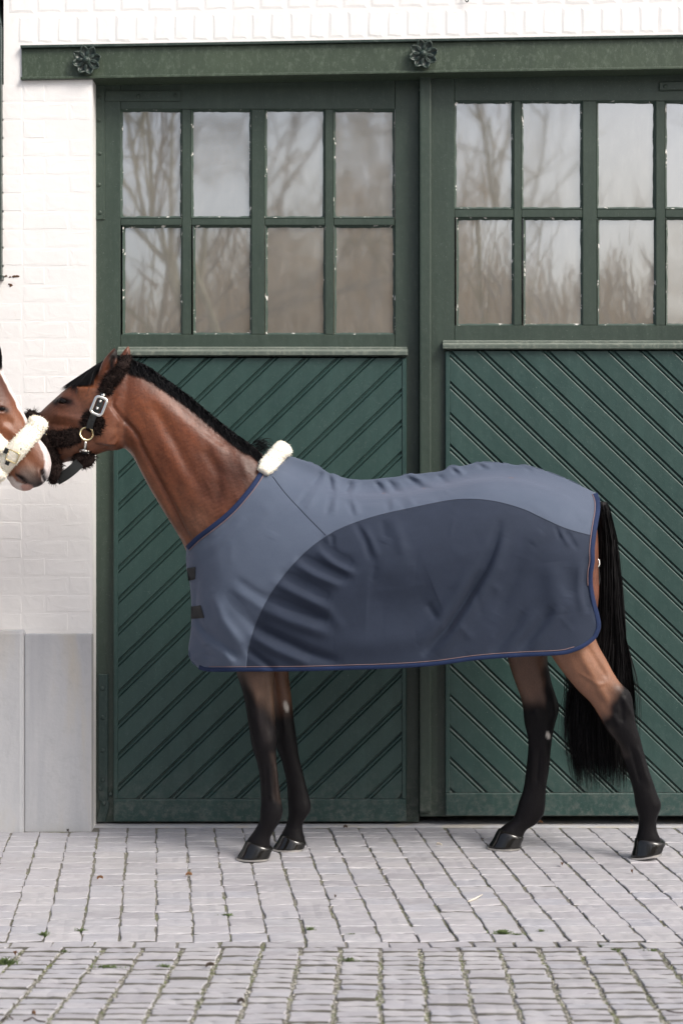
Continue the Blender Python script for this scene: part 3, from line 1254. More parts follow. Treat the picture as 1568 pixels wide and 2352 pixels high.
TRUNK = [((640, 1086), (448, 1330), YM, .135), ((690, 1098), (456, 1430), YM, .19), ((760, 1120), (510, 1490), YM, .235),
         ((830, 1130), (680, 1500), YM, .27), ((920, 1125), (880, 1480), YM, .295), ((1010, 1110), (1010, 1455), YM, .30),
         ((1100, 1093), (1110, 1425), YM, .295), ((1190, 1095), (1210, 1420), YM, .285), ((1270, 1117), (1290, 1420), YM, .27),
         ((1325, 1144), (1345, 1400), YM, .23), ((1356, 1168), (1364, 1340), YM, .155), ((1366, 1212), (1368, 1280), YM, .06)]
NECK = [((292, 826), (262, 1006), YM, .070), ((318, 832), (292, 1034), YM, .083), ((352, 852), (308, 1052), YM, .088), ((405, 888), (337, 1108), YM, .092),
        ((460, 934), (366, 1158), YM, .098), ((520, 982), (396, 1206), YM, .110), ((580, 1022), (420, 1248), YM, .128), ((640, 1074), (446, 1320), YM, .15),
        ((690, 1100), (462, 1400), YM, .19), ((740, 1160), (530, 1460), YM, .2)]
YN, YF = -.76, -.575                          # near and far legs
FORE_N = [((480, 1290), (640, 1220), YM - .10, .07), ((500, 1400), (655, 1380), YM - .115, .085), ((535, 1480), (645, 1470), YN, .075), ((542, 1542), (630, 1542), YN, .062), ((554.6, 1581), (629.6, 1581), YN, .054), ((564, 1623), (630.7, 1623), YN, .047),
          ((570, 1665), (634, 1665), YN, .045), ((575, 1696), (636, 1696), YN, .046), ((579, 1717), (634.5, 1717), YN, .044), ((589, 1748), (635, 1748), YN, .035),
          ((595, 1779), (639, 1779), YN, .029), ((598, 1811), (642, 1811), YN, .028), ((599, 1842), (647, 1842), YN, .031), ((597, 1863), (650, 1863), YN, .035),
          ((596, 1882), (644, 1885), YN, .034), ((590, 1897), (634, 1901), YN, .032), ((579, 1914), (622, 1922), YN, .034), ((567, 1930), (621, 1941), YN, .040), ((562, 1942), (624, 1954), YN, .040)]
FORE_F = [((520, 1400), (665, 1370), YM + .10, .085), ((580, 1480), (668, 1470), YF, .07), ((612, 1542), (663, 1542), YF, .056), ((621, 1581), (667, 1581), YF, .05), ((625, 1613), (671, 1613), YF, .046), ((628.6, 1644), (674, 1644), YF, .044),
          ((632, 1686), (680, 1686), YF, .045), ((634, 1717), (684, 1717), YF, .043), ((643, 1738), (687, 1738), YF, .036), ((651.5, 1769), (695, 1769), YF, .029),
          ((658, 1800), (702.6, 1800), YF, .028), ((660, 1832), (711, 1832), YF, .031), ((661, 1852), (714.6, 1852), YF, .035), ((662, 1867), (713, 1863), YF, .035),
          ((661, 1880), (702, 1880), YF, .032), ((657, 1894), (695, 1896), YF, .031), ((649, 1909), (697, 1915), YF, .035), ((645, 1917), (702, 1932), YF, .039), ((642, 1924), (703, 1940), YF, .038)]
YHN, YHF = -.755, -.555
HIND_F = [((1120, 1330), (1300, 1300), YM + .13, .12), ((1145, 1430), (1262, 1430), YHF, .085), ((1164, 1510), (1256.6, 1510), YHF, .062), ((1172.6, 1540), (1261, 1540), YHF, .054), ((1183, 1570), (1267, 1570), YHF, .048), ((1194, 1600), (1277, 1600), YHF, .044),
          ((1199.6, 1627), (1284, 1627), YHF, .042), ((1203, 1660), (1275, 1660), YHF, .041), ((1210, 1690), (1268.6, 1690), YHF, .037), ((1211.6, 1720), (1265, 1720), YHF, .032),
          ((1207, 1765), (1261, 1765), YHF, .030), ((1201, 1810), (1253.6, 1810), YHF, .031), ((1190.6, 1840), (1252, 1842), YHF, .035), ((1184, 1864), (1248, 1870), YHF, .036),
          ((1176, 1880), (1230, 1893), YHF, .034), ((1157.6, 1894), (1208, 1906), YHF, .035), ((1146, 1904), (1201, 1922), YHF, .040), ((1140, 1911), (1198, 1932), YHF, .040)]
HIND_N = [((1180, 1330), (1372, 1270), YM - .12, .12), ((1215, 1430), (1374, 1370), YM - .125, .12), ((1265.6, 1507), (1364.6, 1455), YHN, .088), ((1295.6, 1549), (1393, 1517), YHN, .068), ((1325.6, 1585), (1420, 1564), YHN, .055),
          ((1355.6, 1615), (1447, 1591), YHN, .046), ((1376.6, 1648), (1454.6, 1630), YHN, .044), ((1393, 1678), (1459, 1660), YHN, .041), ((1414, 1704), (1468, 1690), YHN, .036),
          ((1424.6, 1729), (1475.6, 1720), YHN, .032), ((1436.6, 1765), (1486, 1756), YHN, .030), ((1447, 1795), (1496.6, 1789), YHN, .031), ((1454.6, 1825), (1508, 1822), YHN, .034),
          ((1457.6, 1849), (1518, 1848), YHN, .036), ((1463, 1868), (1513, 1866), YHN, .034), ((1466, 1886), (1507, 1884), YHN, .031), ((1464, 1906), (1508, 1908), YHN, .034),
          ((1459, 1924), (1516, 1926), YHN, .039), ((1457, 1934), (1520, 1938), YHN, .038)]
def zsec(a, b, w, y=YM, e=2.15):
    return (ZX(*a), ZX(*b), y, w, e)
HEAD_B = [zsec((1420, 300), (1350, 1130), .070), zsec((1300, 270), (1330, 1190), .082), zsec((1130, 330), (1240, 1232), .088), zsec((950, 430), (1130, 1240), .090),
          zsec((800, 520), (1020, 1278), .090), zsec((690, 590), (920, 1312), .086), zsec((575, 690), (800, 1338), .074), zsec((455, 800), (690, 1360), .060),
          zsec((360, 905), (580, 1395), .054), zsec((270, 1010), (470, 1410), .054), zsec((190, 1130), (370, 1400), .056), zsec((150, 1230), (290, 1380), .045), zsec((150, 1290), (230, 1350), .02)]
EAR_B = [((222, 872), (262, 868), YM - .055, .026), ((228, 850), (266, 852), YM - .068, .026), ((235, 832), (270, 835), YM - .074, .023), ((246, 815), (271, 819), YM - .074, .017), ((257, 803), (270, 808), YM - .070, .010), ((264, 796), (268, 799), YM - .066, .004)]
EAR_BF = [((268, 836), (308, 836), YM + .05, .022), ((275, 818), (303, 822), YM + .054, .02), ((285, 803), (300, 807), YM + .052, .013), ((294, 793), (299, 795), YM + .05, .005)]
CHEEK_B = [zsec((800, 560), (1240, 600), .02, YM - .07), zsec((830, 760), (1300, 850), .034, YM - .066), zsec((900, 980), (1290, 1020), .034, YM - .062), zsec((960, 1150), (1210, 1190), .02, YM - .058)]

def remeshed(name, lofts, voxel, mats, extra=None, mirror=None):
    bm = bmesh.new()
    for L in lofts:
        loft(bm, L)
    bmesh.ops.recalc_face_normals(bm, faces=bm.faces)
    me = bpy.data.meshes.new(name)
    bm.to_mesh(me)
    bm.free()
    o = bpy.data.objects.new(name, me)
    C.objects.link(o)
    m = o.modifiers.new('skin', 'REMESH')
    m.mode = 'VOXEL'
    m.voxel_size = voxel
    s = o.modifiers.new('soft', 'SMOOTH')
    s.factor = .5
    s.iterations = 7
    dg = bpy.context.evaluated_depsgraph_get()
    out = bpy.data.meshes.new_from_object(o.evaluated_get(dg))
    bpy.data.objects.remove(o)
    bpy.data.meshes.remove(me)
    out.name = name
    out.materials.clear()
    out.materials.append(mats)
    out.polygons.foreach_set('use_smooth', [True] * len(out.polygons))
    return out

def coords(me):
    a = np.empty(len(me.vertices) * 3)
    me.vertices.foreach_get('co', a)
    return a.reshape(-1, 3)

def normals(me):
    a = np.empty(len(me.vertices) * 3)
    me.vertices.foreach_get('normal', a)
    return a.reshape(-1, 3)

def to_px(co):
    t = FPX / (co[:, 1] + CAM_D)
    return CX + co[:, 0] * t, CY - (co[:, 2] - CAM_H) * t

def sculpt(me, strokes, ymid, both=True):
    """push the skin along its normals: (polyline, width px, height m)"""
    co, no = coords(me), normals(me)
    px, py = to_px(co)
    d = np.zeros(len(co))
    for line, w, h in strokes:
        q, t = poly_dist(px, py, line)
        fade = np.clip(np.minimum(t, 1 - t) * 6 + .25, 0, 1) if len(line) > 1 else 1.0
        d += h * np.exp(-(q / w) ** 2) * fade
    face = np.clip(np.abs(no[:, 1]) * 1.5, 0, 1)
    co += no * (d * face)[:, None]
    me.vertices.foreach_set('co', co.ravel())
    me.update()

def colour_attr(me, col):
    a = me.color_attributes.new('coat', 'FLOAT_COLOR', 'POINT')
    c4 = np.concatenate([np.clip(col, 0, 1), np.ones((len(col), 1))], 1)
    a.data.foreach_set('color', c4.astype(np.float32).ravel())

def wob(co, s, seed=0):
    """cheap smooth noise in -1..1"""
    r = np.random.default_rng(seed)
    v = np.zeros(len(co))
    for k in range(6):
        d = r.normal(size=3)
        v += np.sin(co @ d * s * (1 + .5 * k) + r.uniform(0, 6.28))
    return v / 3.5

def blend(col, w, c):
    w = np.clip(w, 0, 1)[:, None]
    return col * (1 - w) + np.array(c)[None] * w

M['coat'] = coat_mat('horse_coat')
M['hair'] = hair_mat('black_horse_hair', (.0042, .0040, .0048), .55)
M['hoof'] = plain('oiled_black_hoof', (.008, .0075, .007), .10, 0.0, IOR=1.5)
M['steel'] = plain('worn_steel', (.62, .60, .56), .35, 1.0)
M['eye'] = plain('wet_dark_eye', (.006, .0045, .004), .05, 0.0, IOR=1.34)
M['gold'] = plain('pale_brass', (.80, .68, .40), .22, 1.0)
M['silver'] = plain('polished_steel', (.88, .86, .80), .18, 1.0)
M['leather'] = plain('black_leather', (.012, .014, .014), .45)
M['bleather'] = plain('brown_black_strap', (.03, .024, .022), .6)

# ---------------- the bay horse
bay = empty('bay_horse', U(900, 1960, YM), 'bay horse with black legs standing side-on in a blue grey rug', 'horse')
body_me = remeshed('body', [TRUNK, NECK, HEAD_B, EAR_B, EAR_BF, CHEEK_B, FORE_N, FORE_F, HIND_F, HIND_N], .0068, M['coat'])
def zl(*pts):
    return [ZX(*p) for p in pts]
STROKES = [
    (zl((1200, 640), (1180, 760), (1270, 880), (1400, 1020), (1480, 1130)), 5, -.010),      # crease behind the jaw
    (zl((1150, 1180), (1240, 1080), (1230, 960)), 7, -.006),
    ([(300, 1030), (330, 1085), (368, 1150), (402, 1212), (425, 1250)], 7, .007),            # windpipe edge
    ([(312, 1000), (345, 1065), (385, 1140), (418, 1210), (440, 1240)], 6, -.011),           # jugular groove
    ([(330, 905), (420, 960), (520, 1060)], 22, .006),                                       # neck muscle
    ([(360, 1000), (420, 1090), (470, 1180)], 16, .005),
    ([(345, 920), (400, 1010), (440, 1090)], 12, -.006), ([(470, 1020), (500, 1090), (505, 1150)], 12, -.005), ([(520, 1010), (560, 1060), (565, 1100)], 12, .004), ([(400, 930), (470, 990), (545, 1040)], 9, -.004),
    (zl((590, 730), (660, 680), (740, 715)), 4, .006),                                       # brow
    (zl((600, 740), (665, 765), (735, 725)), 3.5, .004),
    (zl((620, 725), (715, 722)), 4, -.010),
    (zl((560, 860), (720, 880), (880, 920)), 7, .005),                                       # facial crest
    (zl((500, 960), (640, 970), (800, 990)), 8, -.005),
    (zl((620, 620), (560, 700)), 6, -.003),
    (zl((1120, 420), (1165, 330), (1205, 240)), 5, -.014),                                   # hollow of the ear
    ([(585, 1580), (592, 1640), (598, 1690)], 7, 0.00480),
    ([(612, 1560), (616, 1640), (620, 1690)], 5, -0.00480),
    ([(618, 1755), (624, 1840)], 4, 0.00480), ([(632, 1755), (637, 1840)], 3.5, 0.00480), ([(626, 1750), (631, 1840)], 3, -0.00560),
    ([(604, 1755), (607, 1840)], 4, 0.00320),
    ([(650, 1640), (655, 1690)], 6, 0.00480),
    ([(1320, 1480), (1370, 1570), (1400, 1620)], 9, 0.00800), ([(1345, 1480), (1395, 1560)], 7, -0.00640),
    ([(1330, 1545), (1372, 1572), (1392, 1570)], 3, 0.00400),
    ([(1430, 1600), (1446, 1640)], 6, 0.00640), ([(1405, 1640), (1420, 1665)], 6, 0.00640), ([(1425, 1610), (1430, 1660)], 5, -0.00640),
    ([(1445, 1710), (1470, 1800)], 3.5, -0.00640), ([(1462, 1715), (1488, 1800)], 4, 0.00480),
    ([(1268, 1610), (1272, 1650)], 5, 0.00640), ([(1225, 1630), (1235, 1660)], 8, 0.00640), ([(1225, 1720), (1220, 1800)], 3.5, 0.00480), ([(1238, 1720), (1232, 1800)], 3, -0.00560), ([(1252, 1720), (1246, 1800)], 4, 0.00480),
]
sculpt(body_me, STROKES, YM)
co = coords(body_me)
px, py = to_px(co)
near = co[:, 1] < YM
n1, n2 = wob(co, 18, 1), wob(co, 45, 2)
bx, by = px + n1 * 5 + n2 * 2, py + n1 * 7 + n2 * 3
col = np.tile(np.array([.118, .0345, .0135]), (len(co), 1))
def spot(col, x, y, r, c, k=1.0, sy=1.0):
    return blend(col, k * np.exp(-(((bx - x) / r) ** 2 + ((by - y) / (r * sy)) ** 2)), c)
def stripe(col, line, w, c, k=1.0):
    q, _ = poly_dist(bx, by, line)
    return blend(col, k * np.exp(-(q / w) ** 2), c)
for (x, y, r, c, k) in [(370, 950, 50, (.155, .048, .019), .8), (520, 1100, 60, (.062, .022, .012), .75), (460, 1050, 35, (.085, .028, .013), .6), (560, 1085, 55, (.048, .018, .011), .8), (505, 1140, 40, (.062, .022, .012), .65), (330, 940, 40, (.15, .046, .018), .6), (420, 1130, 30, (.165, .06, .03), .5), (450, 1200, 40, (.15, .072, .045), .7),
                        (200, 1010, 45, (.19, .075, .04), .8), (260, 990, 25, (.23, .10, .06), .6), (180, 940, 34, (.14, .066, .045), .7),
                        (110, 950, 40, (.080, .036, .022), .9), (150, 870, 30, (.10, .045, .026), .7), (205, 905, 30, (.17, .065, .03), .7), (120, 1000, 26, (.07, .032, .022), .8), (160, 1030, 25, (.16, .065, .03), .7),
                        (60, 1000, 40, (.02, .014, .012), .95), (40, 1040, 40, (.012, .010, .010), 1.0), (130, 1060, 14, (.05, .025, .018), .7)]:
    col = spot(col, x, y, r, c, k)
col = stripe(col, [(300, 1040), (340, 1110), (390, 1200), (425, 1255)], 14, (.21, .10, .06), .6)
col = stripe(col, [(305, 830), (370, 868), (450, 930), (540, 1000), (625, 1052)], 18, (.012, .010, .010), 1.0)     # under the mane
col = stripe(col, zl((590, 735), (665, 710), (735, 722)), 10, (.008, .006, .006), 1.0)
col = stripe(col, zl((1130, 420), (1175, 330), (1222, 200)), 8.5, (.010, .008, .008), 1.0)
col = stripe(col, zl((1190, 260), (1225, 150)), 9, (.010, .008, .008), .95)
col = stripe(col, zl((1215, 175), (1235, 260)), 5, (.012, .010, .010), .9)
col = stripe(col, zl((880, 600), (1000, 520)), 12, (.20, .066, .026), .7)
# sheen and shade of the muscles put into the coat colour as streaks
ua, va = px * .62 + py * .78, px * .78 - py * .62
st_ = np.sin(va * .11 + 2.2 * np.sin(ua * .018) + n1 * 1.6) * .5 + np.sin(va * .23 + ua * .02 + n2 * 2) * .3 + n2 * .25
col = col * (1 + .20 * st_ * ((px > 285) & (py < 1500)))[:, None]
col = col * (1 + .13 * wob(co, 110, 9) + .10 * wob(co, 240, 10))[:, None]
# legs
def leg_col(col, mask, brown, t):
    col = np.where(mask[:, None], np.array(brown)[None] * np.ones((len(col), 1)), col)
    return np.where(mask[:, None], blend(col, t, (.0065, .0060, .0070)), col)
low = py > 1440
fore, fn = (px < 900), co[:, 1] < YM
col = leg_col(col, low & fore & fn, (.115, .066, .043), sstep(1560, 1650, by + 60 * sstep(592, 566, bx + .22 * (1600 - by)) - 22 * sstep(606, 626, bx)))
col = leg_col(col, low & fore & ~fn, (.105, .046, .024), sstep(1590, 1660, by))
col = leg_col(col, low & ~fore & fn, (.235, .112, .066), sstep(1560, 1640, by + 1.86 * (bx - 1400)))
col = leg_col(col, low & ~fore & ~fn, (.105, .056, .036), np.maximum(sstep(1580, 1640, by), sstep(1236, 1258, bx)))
col = stripe(col, [(628, 1735), (637, 1835)], 7, (.050, .034, .027), .45)
col = stripe(col, [(600, 1640), (618, 1700)], 12, (.030, .024, .024), .35)
col = stripe(col, [(1395, 1670), (1430, 1730)], 9, (.045, .034, .029), .5)
for (x, y, a, b) in [(657, 1622, 5.5, 13), (1258, 1689, 4.5, 9)]:                           # chestnuts on the inside of the legs
    col = blend(col, np.exp(-((((px - x) * .95 + (py - y) * -.25) / a) ** 2 + (((py - y) * .95 + (px - x) * .25) / b) ** 2) ** 3), (.42, .40, .37))
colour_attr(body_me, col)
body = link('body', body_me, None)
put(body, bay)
bvh = BVHTree.FromPolygons([Vector(v) for v in coords(body_me)], [tuple(p.vertices) for p in body_me.polygons])
CAMP = Vector((0, -CAM_D, CAM_H))

def on_skin(px, py, off=.004, tree=None, ym=YM):
    p = U(px, py, ym)
    d = (p - CAMP).normalized()
    h = (tree or bvh).ray_cast(CAMP, d)
    if h[0] is None:
        n = (tree or bvh).find_nearest(U(px, py, ym))
        q = U(px, py, n[0].y)
        return q
    return h[0] + h[1] * off

# eye
def make_eye(parent, px, py, r, tree=None, ym=YM, inset=.35):
    p = on_skin(px, py, -r * inset, tree, ym)
    bm = bmesh.new()
    bmesh.ops.create_uvsphere(bm, u_segments=20, v_segments=14, radius=r, matrix=Matrix.Translation(p) @ Matrix.Diagonal((1.15, .8, .8, 1)))
    put(bmobj('eye', bm, M['eye'], None, True), parent)
make_eye(bay, *ZX(668, 722), .0215)
far_eye = on_skin(*ZX(672, 722), 0)
bm = bmesh.new()
bmesh.ops.create_uvsphere(bm, u_segments=16, v_segments=10, radius=.018, matrix=Matrix.Translation((far_eye.x, 2 * YM - far_eye.y - .008, far_eye.z)))
put(bmobj('eye', bm, M['eye'], None, True), bay)

# hooves with shoes
def hoof(parent, Yc, cor, toe_x, heel_x, wtop, wbot, lift=0.0, xf=None, mir=None):
    """cor: coronet front and heel pixels; the sole stands on the ground"""
    A, B = U(*cor[0], Yc), U(*cor[1], Yc)
    g = ground_z(Yc) + .007
    T = Vector((U(toe_x, 1960, Yc).x, Yc, g))
    Hh = Vector((U(heel_x, 1960, Yc).x, Yc, g + lift))
    n = 28
    V, F = [], []
    lev = 8
    def ring(P, Q, w, grow=1.0):
        c, h = (P + Q) / 2, (P - Q) / 2 * grow
        out = []
        for k in range(n):
            a = 2 * math.pi * k / n
            ca, sa = math.cos(a), math.sin(a)
            e = 1.0 if ca > 0 else .82
            out.append(c + h * ca + Vector((0, -w * math.copysign(abs(sa) ** e, sa), 0)))
        return out
    rings = [ring(A + Vector((0, 0, .006)), B + Vector((0, 0, .006)), wtop * .86, .90)]
    for i in range(lev):
        t = i / (lev - 1)
        rings.append(ring(A.lerp(T, t), B.lerp(Hh, t), wtop * 1.02 + (wbot - wtop) * t ** .8, 1.0 + .015 * math.sin(9 * t)))
    for r in rings:
        V += r
    for i in range(len(rings) - 1):
        for k in range(n):
            l = (k + 1) % n
            F.append((i * n + k, i * n + l, (i + 1) * n + l, (i + 1) * n + k))
    F.append(tuple(range(n - 1, -1, -1)))
    F.append(tuple((len(rings) - 1) * n + k for k in range(n)))
    h = mesh('hoof', V, F, M['hoof'], None, True)
    put(h, parent)
    # shoe: a flat steel band under the rim
    V, F = [], []
    rim = [v for k, v in enumerate(rings[-1]) if not (n * .44 < k < n * .56)]
    k0 = next(i for i in range(n) if i >= n * .56)
    order = [rings[-1][(k0 + i) % n] for i in range(len(rim))]
    c = (T + Hh) / 2
    for v in order:
        d = (v - c)
        for s, dz in ((1.03, .001), (1.03, -.006), (.70, -.006), (.70, .001)):
            V.append(c + Vector((d.x * s, d.y * s, d.z)) + Vector((0, 0, dz)))
    m_ = len(order)
    for i in range(m_ - 1):
        for q in range(4):
            r_ = (q + 1) % 4
            F.append((i * 4 + q, i * 4 + r_, i * 4 + 4 + r_, i * 4 + 4 + q))
    F += [(0, 1, 2, 3), tuple((m_ - 1) * 4 + q for q in (3, 2, 1, 0))]
    s = mesh('horseshoe', V, F, M['steel'])
    s.parent = h
    return h
hoof(bay, YN, ((566, 1931), (627, 1949)), 544, 619, .047, .062)
hoof(bay, YF, ((646, 1916), (704, 1937)), 626, 698, .046, .060)
hoof(bay, YHF, ((1143, 1905), (1202, 1923)), 1120, 1194, .046, .058)
hoof(bay, YHN, ((1458, 1925), (1527, 1937)), 1448, 1518, .046, .058, .022)

# hair: tapered ribbons
def ribbons(name, strands, width, mat, parent, cap=None):
    V, F = [], []
    for st in strands:
        n = len(st)
        i0 = len(V)
        side = Vector((random.gauss(0, 1), random.gauss(0, .6), random.gauss(0, .4)))
        w0 = width * random.uniform(.6, 1.3)
        for i, p in enumerate(st):
            a = st[max(0, i - 1)]
            b = st[min(n - 1, i + 1)]
            t = (b - a)
            s = t.cross(side)
            if s.length < 1e-9:
                s = Vector((1, 0, 0))
            s.normalize()
            w = w0 * (1 - .85 * (i / (n - 1)) ** 2)
            V += [p - s * w, p + s * w]
        for i in range(n - 1):
            k = i0 + 2 * i
            F.append((k, k + 1, k + 3, k + 2))
    o = mesh(name, V, F, mat, None, True)
    if parent is not None:
        put(o, parent)
    return o

crest = cr([(283, 818), (300, 821), (330, 832), (358, 850), (400, 880), (440, 910), (480, 944), (530, 985), (568, 1012), (598, 1040)], 160)
st = []
for i in range(8000):
    u = random.random()
    k = min(158, int(u * 159))
    c = crest[k] + (crest[k + 1] - crest[k]) * random.random()
    y0 = YM + random.gauss(0, .010)
    top = U(c[0], c[1] + 4, y0)
    L = random.uniform(.06, .095) * (1.0 if u < .85 else .8)
    near_side = random.random() < .8
    pts = [top]
    back = random.gauss(.42, .10)
    n = 6
    for j in range(1, n):
        t = j / (n - 1)
        q = top + Vector((back * L * t * .9, 0, -L * t * .85 + .004 * math.sin(math.pi * min(1, t * 1.6))))
        yy = (-.012 - .075 * math.sin(min(1, t * 1.1) * 1.5)) if near_side else (.012 + .07 * math.sin(min(1, t) * 1.5))
        q.y = YM + yy + random.gauss(0, .004)
        # lie on the neck
        if near_side:
            d = Vector((0, 1, 0))
            hh = bvh.ray_cast(Vector((q.x, -2, q.z)), d)
            if hh[0] is not None:
                q.y = min(hh[0].y - .002 - .006 * random.random(), YM + .01)
        pts.append(q)
    if random.random() < .08:
        pts = [p + Vector((random.gauss(0, .004), 0, (.012 + .02 * random.random()) * (i / n))) for i, p in enumerate(pts)]
    st.append(pts)
ribbons('mane', st, .0012, M['hair'], bay)
# wisps at the end of the mane and under the crest
st = []
for i in range(110):
    a = U(random.uniform(578, 602), random.uniform(1012, 1040), YM - random.uniform(-.04, .02))
    L = random.uniform(.03, .06)
    st.append([a, a + Vector((L * .4, -.004, L * .25)), a + Vector((L * .8, -.008, L * random.uniform(-.2, .35))), a + Vector((L * 1.0, -.008, -L * random.uniform(.1, .7)))])
ribbons('mane_wisp', st, .0013, M['hair'], bay)
# forelock
st = []
for i in range(2300):
    r0 = ZX(random.uniform(1010, 1270), random.uniform(262, 320))
    u = random.random() ** .8
    tip = ZX(705 + 230 * u + random.gauss(0, 45), 535 + 45 * u + random.gauss(0, 38))
    arc = random.uniform(5, 21)
    y0 = YM + random.uniform(-.035, .035)
    y1 = YM - .055 * u + random.gauss(0, .010)
    lift = random.uniform(.002, .020)
    pts = []
    for j in range(8):
        t = j / 7
        x_ = r0[0] + (tip[0] - r0[0]) * t
        y_ = r0[1] + (tip[1] - r0[1]) * t - arc * math.sin(math.pi * t ** .8)
        q = U(x_, y_, y0 + (y1 - y0) * t)
        h = bvh.find_nearest(q)
        q = h[0] + h[1] * (lift * (1 - .25 * t) + .001) + Vector((-.012, 0, -.010)) * max(0, t - .7) * 3 * (lift / .02)
        pts.append(q)
    st.append(pts)
ribbons('forelock', st, .0011, M['hair'], bay)

# tail
TAILP = [((1366, 1394), 1152), ((1374, 1403), 1190), ((1375, 1413), 1240), ((1372, 1419), 1310), ((1366, 1425), 1400), ((1352, 1436), 1490), ((1322, 1442), 1570), ((1312, 1443), 1660), ((1314, 1442), 1740), ((1322, 1440), 1800)]
env = cr([(a[0], a[1], y) for a, y in TAILP], 60)
YT = YM + .03
bm = bmesh.new()
loft(bm, [((a[0] + (a[1] - a[0]) * .12, y), (a[1] - (a[1] - a[0]) * .12, y), YT, .016 + .012 * min(1, i / 4)) for i, (a, y) in enumerate(TAILP[:-1])], 16, 3)
bmesh.ops.recalc_face_normals(bm, faces=bm.faces)
M['tailhair'] = hair_mat('black_tail_hair', (.0042, .0038, .0042), .55)
tail = bmobj('tail', bm, M['tailhair'], None, True)
put(tail, bay)
st = []
for i in range(7500):
    s = random.uniform(-1, 1) if random.random() < .8 else max(-1.1, min(1.1, random.gauss(0, .8)))
    t0 = random.uniform(0, .45) if random.random() < .6 else random.uniform(.3, .7)
    t1 = max(t0 + .2, min(1.05, random.gauss(.95, .05)))
    dy = random.uniform(-1, 1)
    wv = random.gauss(0, .12)
    pts = []
    for j in range(9):
        t = t0 + (t1 - t0) * j / 8
        k = t * 58
        k = min(k, 58.99) if k < 59 else k
        ex = max(0.0, k - 58.9)
        k = min(k, 58.9)
        e = env[int(k)] + (env[min(59, int(k) + 1)] - env[int(k)]) * (k - int(k))
        ss = s + wv * math.sin(6 * t + s * 3)
        x_ = (e[0] + e[1]) / 2 + ss * (e[1] - e[0]) / 2
        yy = e[2] + ex * 11 + (random.uniform(-6, 6) if j == 8 else 0)
        dep = (.022 + .014 * min(1, t * 3)) * math.sqrt(max(.05, 1 - min(1, abs(ss)) ** 2))
        pts.append(U(x_, yy, YT - dep * dy - (.003 if dy > 0 else -.003)))
    st.append(pts)
for i in range(60):                          # stray hairs beside the left edge
    x0 = random.uniform(1300, 1316)
    st.append([U(x0 + 6 * math.sin(t * 3 + i), 1540 + 220 * t, YT + .01) for t in np.linspace(0, random.uniform(.4, 1), 8)])
ribbons('tail_hair', st, .0012, M['tailhair'], bay)

# ================================================================ RUG (the horse's blanket)
GX = np.arange(396, 1412, 4.0)
GY = np.arange(1010, 1572, 4.0)
W0 = np.zeros((len(GY), len(GX)))
for i, y_ in enumerate(GY):
    for j, x_ in enumerate(GX):
        d = (U(x_, y_, YM) - CAMP).normalized()
        h = bvh.ray_cast(CAMP, d)
        if h[0] is not None and h[0].y < YM + .02:
            W0[i, j] = max(0, YM - h[0].y)
pitch_m = 4 * (CAM_D + YM) / FPX
Wd = W0 + .016
for i in range(1, len(GY)):
    Wd[i] = np.maximum(Wd[i], Wd[i - 1] - .10 * pitch_m)
for j in range(1, len(GX)):
    Wd[:, j] = np.maximum(Wd[:, j], Wd[:, j - 1] - .55 * pitch_m)
for j in range(len(GX) - 2, -1, -1):
    Wd[:, j] = np.maximum(Wd[:, j], Wd[:, j + 1] - .9 * pitch_m)
def blur(A, n, r=2):
    for _ in range(n):
        for ax in (0, 1):
            acc = np.zeros_like(A)
            for k in range(-r, r + 1):
                idx = np.clip(np.arange(A.shape[ax]) + k, 0, A.shape[ax] - 1)
                acc += np.take(A, idx, axis=ax)
            A = acc / (2 * r + 1)
    return A
Wd = np.maximum(blur(Wd, 4), W0 + .006)
Wd = blur(Wd, 2, 1)

W0s = np.minimum(W0, blur(W0, 2, 1) + .004)
SPINE = [(596, 1062), (632, 1046), (650, 1043), (676, 1050), (700, 1058), (722, 1066), (741, 1077), (757, 1087), (766, 1087), (790, 1097), (820, 1101), (850, 1101), (885, 1097), (915, 1094), (935, 1088), (960, 1088), (985, 1085), (1015, 1081), (1036, 1069), (1060, 1070), (1085, 1064), (1103, 1061), (1150, 1063), (1185, 1068), (1206, 1068), (1250, 1081), (1300, 1100), (1340, 1119), (1368, 1132)]
CHEST = [(428, 1262), (428, 1300), (436, 1340), (440, 1400), (438, 1450), (433, 1490), (438, 1516), (456, 1534)]

def sampleW(px, py, G=None):
    A = Wd if G is None else G
    fx = np.clip((px - GX[0]) / 4, 0, len(GX) - 1.001)
    fy = np.clip((py - GY[0]) / 4, 0, len(GY) - 1.001)
    ix, iy = fx.astype(int), fy.astype(int)
    tx, ty = fx - ix, fy - iy
    return (A[iy, ix] * (1 - tx) + A[iy, ix + 1] * tx) * (1 - ty) + (A[iy + 1, ix] * (1 - tx) + A[iy + 1, ix + 1] * tx) * ty

